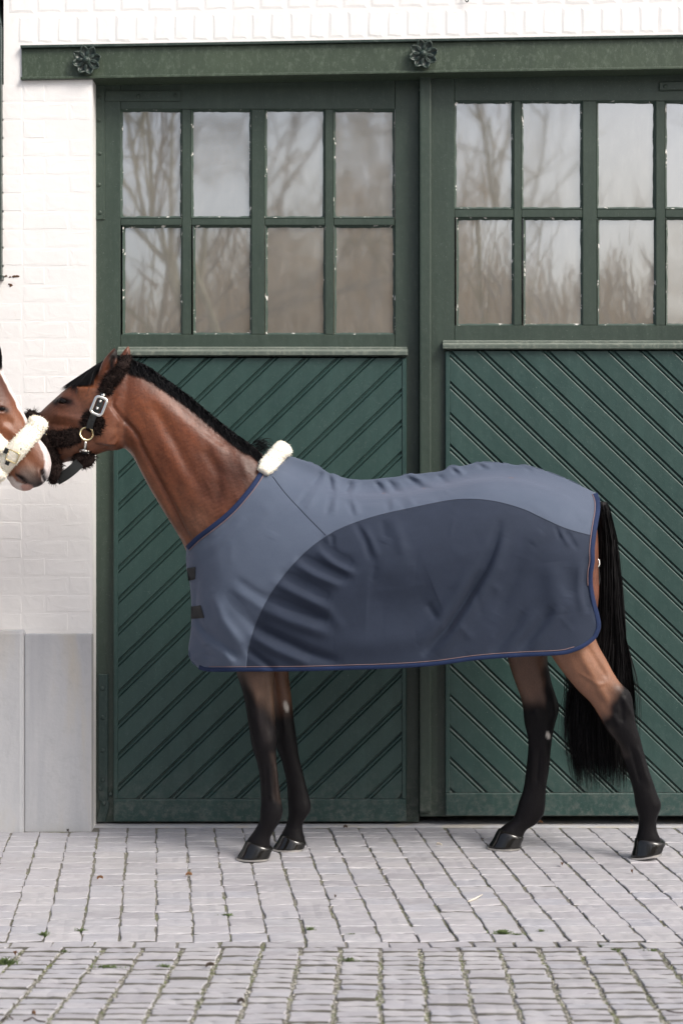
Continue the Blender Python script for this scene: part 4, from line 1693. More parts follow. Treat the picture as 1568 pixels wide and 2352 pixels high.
def A4(*p):   # close-up of the front of the rug
    return [(392 + .375 * x, 980 + .375 * y) for x, y in p]
def A5(*p):   # close-up of the rear of the rug
    return [(980 + .375 * x, 980 + .375 * y) for x, y in p]
FOLDS = [
    (A4((935, 262), (860, 370), (775, 475)), 6, -.009), (A4((968, 300), (895, 400), (830, 500)), 9, .007),
    (A4((968, 280), (985, 400), (955, 530)), 6, -.011), (A4((1010, 300), (1020, 420), (1000, 520)), 8, .009),
    (A4((1110, 318), (1068, 410), (1110, 530)), 6, -.011), (A4((1150, 330), (1110, 420), (1150, 540)), 8, .009),
    (A4((1245, 322), (1310, 420), (1330, 505)), 6, -.010), (A4((1285, 320), (1350, 410), (1370, 500)), 8, .008),
    (A4((1330, 325), (1400, 430), (1435, 505)), 6, -.009), (A4((1380, 320), (1450, 420), (1490, 490)), 8, .007),
    (A4((1430, 288), (1500, 350), (1600, 420)), 7, -.010), (A4((1470, 275), (1550, 340), (1640, 400)), 8, .008),
    # fan of folds behind the shoulder
    (A4((920, 705), (1000, 785), (1110, 850)), 11, -.015), (A4((900, 760), (1000, 840), (1120, 900)), 10, .011),
    (A4((800, 800), (920, 865), (1080, 930)), 11, -.016), (A4((760, 840), (880, 910), (1040, 980)), 10, .011),
    (A4((690, 905), (800, 960), (970, 1045)), 12, -.017), (A4((640, 960), (780, 1030), (960, 1120)), 11, .012),
    (A4((590, 1045), (750, 1110), (960, 1185)), 12, -.017), (A4((560, 1120), (720, 1190), (960, 1270)), 13, .013),
    (A4((515, 1220), (650, 1290), (850, 1385), (1020, 1440)), 13, -.018), (A4((500, 1290), (640, 1370), (840, 1450)), 11, .012),
    (A4((470, 1360), (560, 1430), (640, 1490)), 9, -.014),
    (A4((985, 660), (990, 730)), 6, -.010),
    (A4((1130, 590), (1190, 700), (1225, 810)), 8, -.009), (A4((1170, 600), (1230, 700), (1270, 800)), 9, .006), (A4((1350, 560), (1400, 680), (1420, 780)), 13, .006), (A4((1290, 570), (1320, 690)), 9, -.005),
    # light front panel
    (A4((250, 1030), (310, 1180), (430, 1340)), 15, .018), (A4((340, 1010), (450, 1150), (560, 1260)), 14, -.012), (A4((400, 930), (500, 1000), (600, 1060)), 9, -.007), (A4((380, 1000), (480, 1060), (580, 1130)), 10, .006),
    (A4((170, 1190), (230, 1260), (330, 1340), (420, 1420)), 12, -.015), (A4((130, 1200), (200, 1290), (260, 1400)), 10, .010),
    (A4((220, 1330), (240, 1420)), 12, -.012), (A4((320, 1380), (380, 1450)), 10, .008),
    (A4((150, 760), (250, 690), (400, 560)), 8, -.005), (A4((190, 800), (320, 690), (460, 560)), 10, .005),
    (A4((110, 800), (150, 850)), 8, .006), (A4((200, 1010), (190, 1120)), 13, -.012),
    # the girth that shows through from below, and the hollow of the flank
    (A4((930, 1080), (1060, 1245)), 14, .004),
    (A4((1000, 1330), (1250, 1335), (1500, 1290)), 26, .007),
    (A4((1200, 1080), (1420, 1090), (1620, 1010)), 55, -.016), (A4((1250, 840), (1500, 860)), 50, .006),
    # rear: long fold from hip to hem and its neighbours
    (A5((-10, 1380), (120, 1240), (230, 1075), (330, 900), (400, 740), (440, 600)), 10, -.022), (A5((60, 1400), (200, 1220), (320, 1040), (420, 860), (480, 680)), 16, .018),
    (A5((-60, 1330), (60, 1200), (180, 1020), (280, 850)), 14, .009),
    (A5((390, 1390), (500, 1260), (590, 1130)), 12, -.009), (A5((470, 1390), (590, 1250), (680, 1130)), 13, .006),
    (A5((560, 1370), (660, 1250), (770, 1110)), 11, -.009), (A5((640, 1370), (740, 1240), (830, 1100)), 14, .008),
    (A5((430, 1150), (520, 960), (580, 800)), 17, -.007), (A5((760, 830), (780, 1000), (800, 1150)), 26, .012), (A5((870, 860), (860, 1040)), 15, -.006),
    (A5((985, 800), (968, 950), (985, 1120)), 7, -.017), (A5((1010, 960), (1032, 1080), (1040, 1200)), 5, -.010), (A5((940, 830), (930, 1000), (950, 1130)), 10, .008),
    (A5((850, 640), (915, 745)), 6, -.008), (A5((785, 610), (815, 690)), 5, -.006), (A5((820, 640), (870, 730)), 6, .005),
    (A5((130, 225), (190, 290)), 6, -.008), (A5((165, 232), (230, 300)), 7, .007), (A5((300, 212), (350, 250)), 6, -.007), (A5((335, 210), (400, 250)), 7, .005),
    (A5((0, 375), (80, 450)), 7, -.010), (A5((10, 345), (140, 395)), 8, .009), (A5((60, 290), (140, 370)), 7, -.008), (A5((590, 235), (640, 270)), 6, -.005),
    (A5((880, 520), (950, 620)), 12, -.004), (A5((640, 470), (760, 560)), 12, .004),
    (A5((0, 1080), (60, 1180)), 9, -.006),
]
HEM_IN = [(565, 1524), (640, 1527), (800, 1522), (1000, 1512)]
r2 = random.Random(5)
for _ in range(70):                         # slight unevenness all over
    x0, y0 = r2.uniform(450, 1360), r2.uniform(1100, 1510)
    a = r2.uniform(.6, 2.3)
    L = r2.uniform(15, 60)
    FOLDS.append(([(x0, y0), (x0 + L * math.cos(a), y0 + L * math.sin(a))], r2.uniform(5, 16), r2.gauss(0, .0016)))

def rug_depth(px, py, extra=0.0, folds=True):
    w = sampleW(px, py)
    d1, _ = poly_dist(px, py, SPINE)
    d2, _ = poly_dist(px, py, CHEST)
    for d, r in ((d1, .115), (d2, .14)):
        q = np.clip(d * .00178 / r, 0, 1)
        w = w * np.sqrt(np.clip(1 - (1 - q) ** 2, 0, 1))
    f = np.zeros_like(w)
    if folds:
        for line, wd, h in FOLDS:
            q, t = poly_dist(px, py, line)
            k = q < wd * 2.6
            if not k.any():
                continue
            fade = np.clip(np.sin(np.clip(t, .0, 1) * math.pi) ** .7 + .25, 0, 1)
            f += np.where(k, 1.1 * h * np.exp(-(q / wd) ** 2) * fade, 0)
        edge = np.clip(d1 * .00178 / .022, 0.0, 1)
        f *= edge
    body_w = sampleW(px, py, W0s)
    lo = np.where(body_w > .012, body_w + .008, 0)
    x = w + f
    k = .012                                  # soft limit: the cloth never sinks into the horse
    x = lo + np.where(x - lo > 0, x - lo, 0) + k * np.exp(-np.abs(x - lo) / k) * .35 * (lo > 0)
    return np.maximum(x + extra, 0)

def rug_points(px, py, extra=0.0, folds=True, side=1):
    w = rug_depth(px, py, extra, folds)
    Y = YM - w
    t = (Y + CAM_D) / FPX
    X, Z = (px - CX) * t, CAM_H - (py - CY) * t
    Yo = Y if side > 0 else 2 * YM - Y
    return np.stack([X, Yo, Z], -1)

def warp(pieces, n):
    """pieces: (polyline, share) joined; share of the columns each gets"""
    out = []
    for k, (p, s) in enumerate(pieces):
        m_ = max(2, int(round(s * n)) + 1)
        q = cr(p, m_)
        out.append(q if k == len(pieces) - 1 else q[:-1])
    return np.concatenate(out)

def coons(top, bot, left, right, u_n, v_n, bias=1.0):
    u = np.linspace(0, 1, u_n)[None, :, None]
    v = (np.linspace(0, 1, v_n) ** bias)[:, None, None]
    li = np.stack([np.interp(v[:, 0, 0], np.linspace(0, 1, len(left)), left[:, k]) for k in (0, 1)], 1)[:, None, :]
    ri = np.stack([np.interp(v[:, 0, 0], np.linspace(0, 1, len(right)), right[:, k]) for k in (0, 1)], 1)[:, None, :]
    S = (1 - v) * top[None] + v * bot[None] + (1 - u) * li + u * ri
    S -= (1 - u) * (1 - v) * top[0] + u * (1 - v) * top[-1] + (1 - u) * v * bot[0] + u * v * bot[-1]
    return S

NECKL = [(428, 1257), (452, 1234), (482, 1211), (510, 1189), (535, 1166), (558, 1140), (578, 1115), (594, 1091), (606, 1072)]
CURVE = [(565, 1538), (569, 1500), (578, 1462), (594, 1418), (622, 1364), (660, 1312), (702, 1268), (750, 1231), (800, 1206), (870, 1183), (950, 1165), (1030, 1149), (1085, 1146), (1140, 1152), (1200, 1169), (1250, 1192), (1300, 1214), (1361, 1232)]
REAR_T = [(1368, 1132), (1374, 1150), (1374, 1175), (1369, 1205), (1365, 1232)]
REAR_B = [(1365, 1232), (1362, 1262), (1362, 1290), (1358, 1315), (1358, 1345), (1364, 1380), (1373, 1415), (1376, 1440), (1368, 1462)]
HEM = [(1368, 1462), (1348, 1480), (1320, 1494), (1285, 1502), (1200, 1506), (1100, 1513), (1000, 1526), (900, 1533), (800, 1536), (700, 1539), (565, 1540)]
FRONT_HEM = [(456, 1534), (480, 1540), (565, 1540)]
CURVE[0] = (565, 1540)
CURVE[-1] = (1365, 1232)

NU = 400
top = warp([(NECKL[:3], .10), (NECKL[2:], .22), ([NECKL[-1], (620, 1054), (650, 1043)], .04), (SPINE[2:], .64)], NU)
bot = warp([(FRONT_HEM, .10), (CURVE[:8], .30), (CURVE[7:], .60)], NU)
n_ = min(len(top), len(bot))
top = top[np.linspace(0, len(top) - 1, n_).astype(int)]
bot = bot[np.linspace(0, len(bot) - 1, n_).astype(int)]
left = cr([NECKL[0]] + CHEST[1:], 120)
right = cr(REAR_T, 40)
S1 = coons(top, bot, left, right, n_, 150, 1.25)
top2 = cr(CURVE, 420)
bot2 = cr(HEM[::-1], 420)
left2 = np.array([CURVE[0], CURVE[0]], float)
right2 = cr(REAR_B, 130)
S2 = coons(top2, bot2, left2, right2, 420, 170, 1.0)

M['rug_light'] = fabric_mat('blue_grey_fleece_cloth', (.056, .073, .108), (.066, .084, .121), .24)
M['rug_dark'] = fabric_mat('navy_mesh_cloth', (.012, .0185, .034), (.0165, .024, .043), .10)
M['navy'] = fabric_mat('navy_binding', (.005, .014, .048), (.007, .018, .060), .03)
M['piping'] = plain('pink_brown_cord', (.20, .125, .125), .7)
M['velcro'] = plain('black_webbing', (.016, .016, .017), .8)
M['seam'] = plain('dark_seam', (.02, .028, .05), .8)

rug = empty('horse_rug', U(900, 1540, YM), 'blue grey and navy horse rug with blue edging on the bay horse', 'horse rug')

def grid_mesh(name, S, m, both=True):
    V, F = [], []
    for side in (1, -1):
        P = rug_points(S[..., 0], S[..., 1], 0.0, side > 0, side)
        r_, c_ = P.shape[:2]
        o0 = len(V)
        V += [tuple(p) for p in P.reshape(-1, 3)]
        for i in range(r_ - 1):
            for j in range(c_ - 1):
                k = o0 + i * c_ + j
                f = (k, k + c_, k + c_ + 1, k + 1)
                F.append(f if side > 0 else f[::-1])
    me = bpy.data.meshes.new(name)
    me.from_pydata(V, [], F)
    bm = bmesh.new()
    bm.from_mesh(me)
    bmesh.ops.remove_doubles(bm, verts=bm.verts, dist=.0003)
    bmesh.ops.dissolve_degenerate(bm, dist=1e-5, edges=bm.edges)
    bm.to_mesh(me)
    bm.free()
    me.polygons.foreach_set('use_smooth', [True] * len(me.polygons))
    o = link(name, me, m)
    s = o.modifiers.new('thick', 'SOLIDIFY')
    s.thickness = .003
    s.offset = -1
    put(o, rug)
    return o
grid_mesh('back_panel', S1, M['rug_light'])
grid_mesh('mesh_panel', S2, M['rug_dark'])

def tape(name, line, n, w_out, w_in, m, lift=.003, side=1, flip=1):
    """binding: a band folded over the edge, on the cloth's own surface"""
    L = cr(line, n)
    t = np.gradient(L, axis=0)
    t /= np.linalg.norm(t, axis=1)[:, None] + 1e-9
    nn = np.stack([-t[:, 1], t[:, 0]], 1) * flip           # towards the inside
    offs = [(w_in, .0005), (w_in - .6, lift), (w_in * .5, lift + .0012), (-w_out * .4, lift + .001), (-w_out, .0), (-w_out * .6, -.006), (w_in * .5, -.007)]
    rowsP = []
    for o_, e in offs:
        q = L + nn * o_
        # depth of the cloth is read just inside the edge
        qi = L + nn * max(o_, 1.0)
        w = rug_depth(qi[:, 0], qi[:, 1], e)
        Y = YM - w
        tt = (Y + CAM_D) / FPX
        P = np.stack([(q[:, 0] - CX) * tt, Y if side > 0 else 2 * YM - Y, CAM_H - (q[:, 1] - CY) * tt], -1)
        rowsP.append(P)
    V = [tuple(p) for r in rowsP for p in r]
    F = []
    for i in range(len(offs) - 1):
        for j in range(n - 1):
            k = i * n + j
            f = (k, k + 1, k + n + 1, k + n)
            F.append(f if side > 0 else f[::-1])
    o = mesh(name, V, F, m, None, True)
    put(o, rug)

def cord(name, line, n, off, r, m, flip=1, lift=.003, sides=(1, -1)):
    L = cr(line, n)
    t = np.gradient(L, axis=0)
    t /= np.linalg.norm(t, axis=1)[:, None] + 1e-9
    q = L + np.stack([-t[:, 1], t[:, 0]], 1) * flip * off
    for side in sides:
        P = rug_points(q[:, 0], q[:, 1], lift, True, side)
        put(tube(name, [Vector(p) for p in P], r, m, None, 6), rug)
edge_all = REAR_T + REAR_B[1:] + HEM[1:]
for side in (1, -1):
    tape('binding', NECKL, 90, 3, 8, M['navy'], .003, side, 1)
    tape('binding', REAR_T + REAR_B[1:], 120, 3, 7.5, M['navy'], .003, side, 1)
    tape('binding', REAR_B[-2:] + HEM[1:] + FRONT_HEM[::-1][1:], 220, 2.5, 7.0, M['navy'], .003, side, 1)
cord('piping', NECKL, 70, 9.5, .0017, M['piping'], 1)
cord('piping', REAR_T + REAR_B[1:5], 70, 9, .0019, M['piping'], 1)
cord('piping', HEM[2:] + [(480, 1540)], 150, 9.0, .0013, M['piping'], 1)
cord('seam', [(626, 1094), (655, 1132), (690, 1170), (722, 1203), (748, 1229)], 60, 0, .0020, M['seam'], 1, .0)
cord('seam', CURVE[1:], 200, 0, .0012, M['seam'], 1, .0005)

# chest straps
def patch(name, q, m, lift=.005, nx=8, ny=4):
    """q: four corner pixels; a thin strap lying on the cloth, running round the chest to the far side"""
    V, F = [], []
    for s in (0, 1):
        for j in range(ny + 1):
            for i in range(nx + 1):
                u_, v_ = i / nx, j / ny
                a = np.array(q[0]) * (1 - u_) + np.array(q[1]) * u_
                b = np.array(q[3]) * (1 - u_) + np.array(q[2]) * u_
                p = a * (1 - v_) + b * v_
                V.append(tuple(rug_points(np.array([p[0]]), np.array([p[1]]), lift - .004 * s, True)[0]))
    n0 = (nx + 1) * (ny + 1)
    for j in range(ny):
        for i in range(nx):
            k = j * (nx + 1) + i
            F.append((k, k + nx + 1, k + nx + 2, k + 1))
            F.append((n0 + k, n0 + k + 1, n0 + k + nx + 2, n0 + k + nx + 1))
    rim = [i for i in range(nx + 1)] + [(j + 1) * (nx + 1) - 1 for j in range(1, ny + 1)] + [ny * (nx + 1) + i for i in range(nx - 1, -1, -1)] + [j * (nx + 1) for j in range(ny - 1, 0, -1)]
    for a, b in zip(rim, rim[1:] + rim[:1]):
        F.append((a, b, n0 + b, n0 + a))
    put(mesh(name, V, F, m, None, True), rug)
patch('chest_strap', [(429.5, 1305), (449, 1302), (448, 1330), (432, 1334)], M['velcro'])
patch('chest_strap', [(438.5, 1393), (461, 1390), (469, 1419), (438.5, 1421)], M['velcro'])

# cream fleece roll over the withers
def fleece(name, path, rad, m, parent, flat=.75, up=None, n=20, amp=.10, fuzz=0, fl=.008, closed=False):
    P = [Vector(p) for p in cr([tuple(p) for p in path], 28)]
    N = len(P)
    rr = [rad * (min(1, .55 + .45 * math.sin(math.pi * min(1, (i + .6) / 5, (N - .4 - i) / 5) / 2)) if not closed else 1) for i in range(N)]
    V, F = tube_data(P, rr, n, flat, up, False)
    r3 = random.Random(len(V) + int(rad * 1e5))
    ph = [r3.uniform(0, 6.28) for _ in range(9)]
    for i in range(N):
        c = P[i]
        for k in range(n):
            v = V[i * n + k]
            s = sum(math.sin(v.x * 160 * (1 + .3 * q) + ph[q] + v.z * 190 * (1 - .2 * q) + v.y * 150) for q in range(5)) / 5
            V[i * n + k] = c + (v - c) * (1 + amp * s + r3.gauss(0, .025))
    o = mesh(name, V, F, m, None, True)
    if parent is not None:
        put(o, parent)
    if fuzz:
        st = []
        for _ in range(fuzz):
            i = random.randrange(N - 1)
            k = random.randrange(n)
            v = V[i * n + k].lerp(V[(i + 1) * n + k], random.random()).lerp(V[i * n + (k + 1) % n], random.random() * .5)
            d = (v - P[i]).normalized() + Vector((random.gauss(0, .6), random.gauss(0, .6), random.gauss(0, .6)))
            L = fl * random.uniform(.5, 1.2)
            st.append([v - d * .002, v + d * L * .5, v + d * L + Vector((random.gauss(0, .2), 0, random.gauss(0, .2))) * L])
        ro = ribbons(name + '_pile', st, (.0011 if m.name.startswith('cream') else .0012), m, None)
        ro['kind'] = 'stuff'
        if parent is not None:
            ro.parent = o
    return o
M['cream'] = fleece_mat('cream_sheepskin', (.82, .77, .65), (.90, .86, .76))
M['bfleece'] = fleece_mat('dark_brown_sheepskin', (.010, .0075, .0070), (.026, .017, .015))
pw = [rug_points(np.array([x]), np.array([y]), .016)[0] for x, y in ((604, 1084), (614, 1070), (626, 1056), (637, 1043))]
pw = [Vector(p) for p in pw] + [U(650, 1031, YM - .015)]
far = [Vector((p.x, 2 * YM - p.y, p.z)) for p in pw[:-1]][::-1]
fleece('withers_fleece', pw + [U(653, 1029, YM + .015)] + far, .036, M['cream'], rug, .62, None, 22, .04, 3600, .004)

# ring and clip of the tail cord
tc = empty('tail_cord_clip', U(1368, 1297, YM), 'small steel ring and clip behind the rear edge of the rug', 'clip')
ctr = U(1372, 1293, YM - .10)
pts = [ctr + Vector((.010 * math.cos(a) * .6, .003 * math.sin(a), .015 * math.sin(a))) for a in np.linspace(0, 2 * math.pi, 17)[:-1]]
put(tube('ring', pts, .0032, M['silver'], None, 8, 1, None, True), tc)
bm = bmesh.new()
bmesh.ops.create_uvsphere(bm, u_segments=12, v_segments=8, radius=.006, matrix=Matrix.Translation(U(1363, 1302, YM - .105)))
put(bmobj('stud', bm, M['silver'], None, True), tc)
put(tube('cord', cr([tuple(U(1372, 1300, YM - .1)), tuple(U(1376, 1330, YM - .07)), tuple(U(1371, 1348, YM - .08)), tuple(U(1362, 1360, YM - .13))], 14), .0035, M['velcro'], None, 6), tc)

# ================================================================ HALTER OF THE BAY
def zs(X, Y_, off=.010):
    return on_skin(*ZX(X, Y_), off)
def mir(p, ym=YM):
    return Vector((p.x, 2 * ym - p.y, p.z))
halter = empty('dark_halter', zs(900, 1050), 'black halter with dark brown fleece and square steel buckle on the bay horse', 'halter')
# crown piece behind the ears
cp = [zs(1105, 640, .012), zs(1135, 570, .014), zs(1170, 500, .016), zs(1215, 430, .018), zs(1260, 385, .020)]
fleece('crown_fleece', cp, .024, M['bfleece'], halter, .75, None, 16, .12, 1500, .010)
cp2 = [zs(1240, 420, .022), zs(1290, 370, .024), U(*ZX(1310, 335), YM - .055), U(*ZX(1330, 300), YM - .02), U(*ZX(1325, 285), YM + .03), mir(zs(1260, 385, .02)), mir(zs(1170, 500, .016)), mir(zs(1000, 860, .01)), mir(zs(900, 1050, .01))]
fleece('crown_fleece', cp2[:6], .023, M['bfleece'], halter, .8, None, 16, .12, 1200, .010)
put(tube('far_strap', cr([tuple(p) for p in cp2[5:]], 16), .010, M['leather'], None, 8, .4, (0, 1, 0)), halter)
# cheek piece
cheek = [zs(1105, 600, .010), zs(1075, 680, .010), zs(1045, 770, .010), zs(1000, 860, .010), zs(965, 940, .016), zs(945, 1000, .014)]
def strap(name, path, w, m, parent, th=.0035, n=20, nor=(0, -1, 0)):
    P = [Vector(p) for p in cr([tuple(p) for p in path], n)]
    V, F = [], []
    for i, p in enumerate(P):
        t = (P[min(n - 1, i + 1)] - P[max(0, i - 1)]).normalized()
        s = t.cross(Vector(nor)).normalized()
        o = Vector(nor) * th
        V += [p - s * w, p - s * w + o, p + s * w + o, p + s * w]
    for i in range(n - 1):
        for q in range(4):
            r_ = (q + 1) % 4
            F.append((i * 4 + q, i * 4 + 4 + q, i * 4 + 4 + r_, i * 4 + r_))
    F += [(0, 1, 2, 3), tuple((n - 1) * 4 + q for q in (3, 2, 1, 0))]
    o = mesh(name, V, F, m)
    put(o, parent)
    return o
strap('cheek_strap', cheek, .0125, M['leather'], halter)
fleece('cheek_fleece', [zs(1010, 855, .004), zs(985, 920, .006), zs(975, 985, .006), zs(950, 1030, .004)], .040, M['bfleece'], halter, .28, (0, 1, 0), 16, .10, 1300, .010)
strap('cheek_strap', [p + Vector((0, -.009, 0)) for p in (zs(1000, 860, .012), zs(975, 930, .012), zs(950, 1000, .012))], .013, M['leather'], halter)
# square buckle
def rounded_frame(parent, c, ax, ay, w, h, r, wire, m, name='buckle', flat=1.0, n=6):
    pts = []
    for (sx, sy, a0) in ((1, 1, 0), (-1, 1, 90), (-1, -1, 180), (1, -1, 270)):
        for k in range(n):
            a = R(a0 + 90 * k / (n - 1))
            pts.append(c + ax * (sx * (w - r) + r * math.cos(a)) + ay * (sy * (h - r) + r * math.sin(a)))
    o = tube(name, pts, wire, m, None, 8, flat, ax.cross(ay), True)
    put(o, parent)
    return o
bc = zs(1045, 772, .018)
ay = (zs(1075, 690, .018) - zs(1015, 850, .018)).normalized()
ax = ay.cross(Vector((0, 1, 0))).normalized()
rounded_frame(halter, bc, ax, ay, .0235, .036, .013, .0065, M['silver'], 'buckle', .45)
for (X, Y_, r) in ((1086, 664, .008), (1058, 725, .006), (1030, 795, .006), (997, 864, .0075)):
    p = zs(X, Y_, .017)
    bm = bmesh.new()
    bmesh.ops.create_uvsphere(bm, u_segments=12, v_segments=8, radius=r, matrix=Matrix.Translation(p) @ Matrix.Diagonal((1, .55, 1, 1)))
    put(bmobj('stud', bm, M['silver'], None, True), halter)
# lower ring and snap
rc = zs(915, 1050, .016)
pts = [rc + Vector((.0265 * math.cos(a), -.004 * math.sin(a * 2), .0265 * math.sin(a))) for a in np.linspace(0, 2 * math.pi, 25)[:-1]]
put(tube('halter_ring', pts, .0048, M['gold'], None, 8, 1, None, True), halter)
put(tube('snap_hook', [zs(905, 1110, .018), zs(900, 1150, .020), zs(895, 1200, .018)], [.006, .0085, .007], M['silver'], None, 8), halter)
put(tube('snap_bar', [zs(845, 1205, .018), zs(890, 1208, .02), zs(932, 1222, .018)], .0055, M['silver'], None, 8), halter)
for X, Y_ in ((848, 1222), (925, 1235)):
    put(tube('snap_bar', [zs(X + 2, Y_ - 24, .018), zs(X, Y_ + 14, .016)], .0045, M['silver'], None, 8), halter)
strap('throat_strap', [zs(900, 1210, .012), zs(888, 1245, .012), zs(885, 1290, .010)], .010, M['leather'], halter)
fleece('chin_fleece', [zs(860, 1255, .004), zs(880, 1310, .008), U(*ZX(905, 1350), YM - .05)], .040, M['bfleece'], halter, .7, None, 16, .12, 1300, .010)
# side piece from ring to noseband, noseband, chin strap
fleece('side_fleece', [zs(850, 1062, .008), zs(760, 1090, .010), zs(660, 1108, .011), zs(560, 1110, .012), zs(500, 1100, .012)], .031, M['bfleece'], halter, .55, (0, 1, 0), 16, .12, 1600, .011)
nb = [U(*ZX(350, 850), YM + .03), U(*ZX(338, 862), YM - .01), U(*ZX(365, 905), YM - .05), zs(440, 1020, .012), zs(505, 1130, .013), zs(555, 1250, .013), zs(590, 1350, .014), U(*ZX(592, 1430), YM - .06), U(*ZX(575, 1520), YM - .045), U(*ZX(560, 1565), YM - .02)]
fleece('noseband_fleece', nb, .025, M['bfleece'], halter, .75, None, 16, .12, 2200, .011)
strap('chin_strap', [U(*ZX(600, 1545), YM - .045), U(*ZX(680, 1500), YM - .055), U(*ZX(760, 1440), YM - .06), U(*ZX(840, 1365), YM - .06)], .021, M['leather'], halter, .006)
put(tube('noseband_ring', [zs(490, 1095, .022) + Vector((.010 * math.cos(a), 0, .014 * math.sin(a))) for a in np.linspace(0, 2 * math.pi, 13)[:-1]], .0028, M['gold'], None, 6, 1, None, True), halter)

# ================================================================ THE OTHER HORSE AT THE LEFT EDGE
YC = -0.93
def mirrored(secs, shift_y=YC - YM):
    """the same build turned to face right"""
    out = []
    for (a, b, y, w, *e) in secs:
        k = (y + CAM_D) / (y + shift_y + CAM_D)
        f = lambda p: (CX + (MX - (p[0] - CX)) * k, CY + (p[1] - CY) * k)
        out.append((f(a), f(b), y + shift_y, w, *e))
    return out
MX = -1420.0
HEAD_C = [zsec((-330, 120), (-760, 560), .075, YC), zsec((-180, 90), (-640, 520), .085, YC), zsec((-60, 190), (-540, 620), .092, YC), zsec((70, 470), (-440, 880), .098, YC), zsec((185, 705), (-340, 1090), .096, YC),
          zsec((300, 930), (-150, 1230), .078, YC), zsec((405, 1090), (-10, 1380), .064, YC), zsec((495, 1210), (60, 1480), .058, YC), zsec((540, 1340), (90, 1545), .060, YC),
          zsec((530, 1460), (150, 1600), .056, YC), zsec((480, 1560), (230, 1625), .043, YC), zsec((410, 1615), (310, 1632), .02, YC)]
LIP_C = [zsec((60, 1530), (140, 1500), .025, YC), zsec((95, 1535), (230, 1560), .036, YC), zsec((120, 1600), (300, 1600), .034, YC), zsec((180, 1640), (330, 1625), .028, YC), zsec((250, 1668), (325, 1650), .012, YC)]
NECK_C = [((-30, 775), (-130, 880), YC, .07), ((-75, 760), (-160, 910), YC, .08), ((-150, 765), (-215, 960), YC, .09), ((-260, 800), (-290, 1060), YC, .10), ((-370, 860), (-360, 1160), YC, .115), ((-480, 940), (-410, 1270), YC, .14), ((-560, 1020), (-430, 1360), YC, .17), ((-640, 1060), (-500, 1450), YC, .2)]
EAR_C = [((-18, 800), (-52, 790), YC - .045, .02), ((-10, 775), (-42, 765), YC - .047, .022), ((-6, 752), (-30, 742), YC - .046, .017), ((-8, 732), (-18, 728), YC - .044, .007), ((-10, 724), (-13, 722), YC - .043, .002)]
EAR_CF = [(a, b, 2 * YC - y, w) for a, b, y, w in EAR_C]
chest_me = remeshed('body', [mirrored(TRUNK), NECK_C, HEAD_C, LIP_C, EAR_C, EAR_CF, mirrored(FORE_N), mirrored(FORE_F), mirrored(HIND_N), mirrored(HIND_F)], .0075, M['coat'])
sculpt(chest_me, [
    (zl((-40, 800), (10, 765), (60, 790)), 4, .007), (zl((-40, 830), (20, 840), (70, 815)), 4, .005), (zl((-10, 800), (50, 802)), 4.5, -.012),
    (zl((440, 1440), (455, 1510), (475, 1560)), 4.5, -.016), (zl((410, 1440), (425, 1530)), 5, .007), (zl((490, 1420), (505, 1520)), 5, .006),
    (zl((170, 1490), (240, 1540), (290, 1590), (330, 1612)), 3, -.012), (zl((210, 1480), (300, 1540)), 6, .005),
    (zl((0, 980), (90, 1020), (170, 1090)), 8, .006), (zl((60, 900), (140, 960)), 8, -.006),
    (zl((250, 1250), (330, 1350), (400, 1440)), 10, -.004)], YC)
co = coords(chest_me)
px, py = to_px(co)
n1, n2 = wob(co, 18, 3), wob(co, 45, 4)
bx, by = px + n1 * 3 + n2 * 1.5, py + n1 * 4 + n2 * 2
col = np.tile(np.array([.150, .047, .018]), (len(co), 1))
for (X, Y_, r, c, k) in [(60, 640, 26, (.10, .03, .014), .85), (20, 520, 30, (.06, .02, .012), .9), (150, 960, 30, (.21, .085, .04), .7), (60, 1020, 25, (.19, .066, .028), .6), (300, 1330, 24, (.19, .075, .038), .8),
                         (330, 1470, 18, (.20, .15, .12), .7), (250, 1480, 16, (.14, .10, .085), .7), (440, 1590, 22, (.03, .026, .027), .95), (350, 1590, 16, (.045, .038, .038), .9), (300, 1520, 16, (.075, .058, .050), .8), (240, 1530, 9, (.03, .024, .024), .8)]:
    x_, y_ = ZX(X, Y_)
    col = spot(col, x_, y_, r, c, k)
# white blaze down the front, pink and white lower lip
q1, _ = poly_dist(px, py, zl((20, 380), (75, 490), (160, 650), (235, 800), (310, 950)))
q2, _ = poly_dist(px, py, zl((440, 1110), (500, 1230), (530, 1330), (528, 1430), (500, 1540)))
col = blend(col, sstep(8.5, 5.0, q1 + n2), (.70, .64, .62))
col = blend(col, sstep(14, 10, q2 + n2 * 1.5), (.66, .60, .60))
cen = np.abs(co[:, 1] - YC)
col = blend(col, sstep(.035, .02, cen + n2 * .004) * ((px > ZX(0, 0)[0]) & (py < ZX(0, 1560)[1]) & (py > ZX(0, 300)[1]) & (normals(chest_me)[:, 0] > .5)), (.66, .60, .60))
qn, _ = poly_dist(bx, by, zl((445, 1440), (460, 1510), (480, 1560)))
col = blend(col, np.exp(-(qn / 6) ** 2), (.010, .008, .010))
qm, _ = poly_dist(bx, by, zl((170, 1490), (240, 1540), (290, 1590), (330, 1612)))
col = blend(col, np.exp(-(qm / 3.4) ** 2) * .95, (.012, .009, .009))
ql, _ = poly_dist(bx, by, zl((100, 1545), (150, 1605), (230, 1645)))
col = blend(col, sstep(13, 8, ql), (.62, .55, .52))
qp, _ = poly_dist(bx, by, zl((250, 1640), (300, 1645), (320, 1630)))
col = blend(col, sstep(9, 5, qp), (.42, .24, .20))
qe, _ = poly_dist(px, py, zl((-20, 800), (40, 795), (72, 812)))
col = blend(col, np.exp(-(qe / 7) ** 2), (.012, .009, .009))
col = blend(col, sstep(1560, 1660, py), (.014, .012, .013))
colour_attr(chest_me, col)
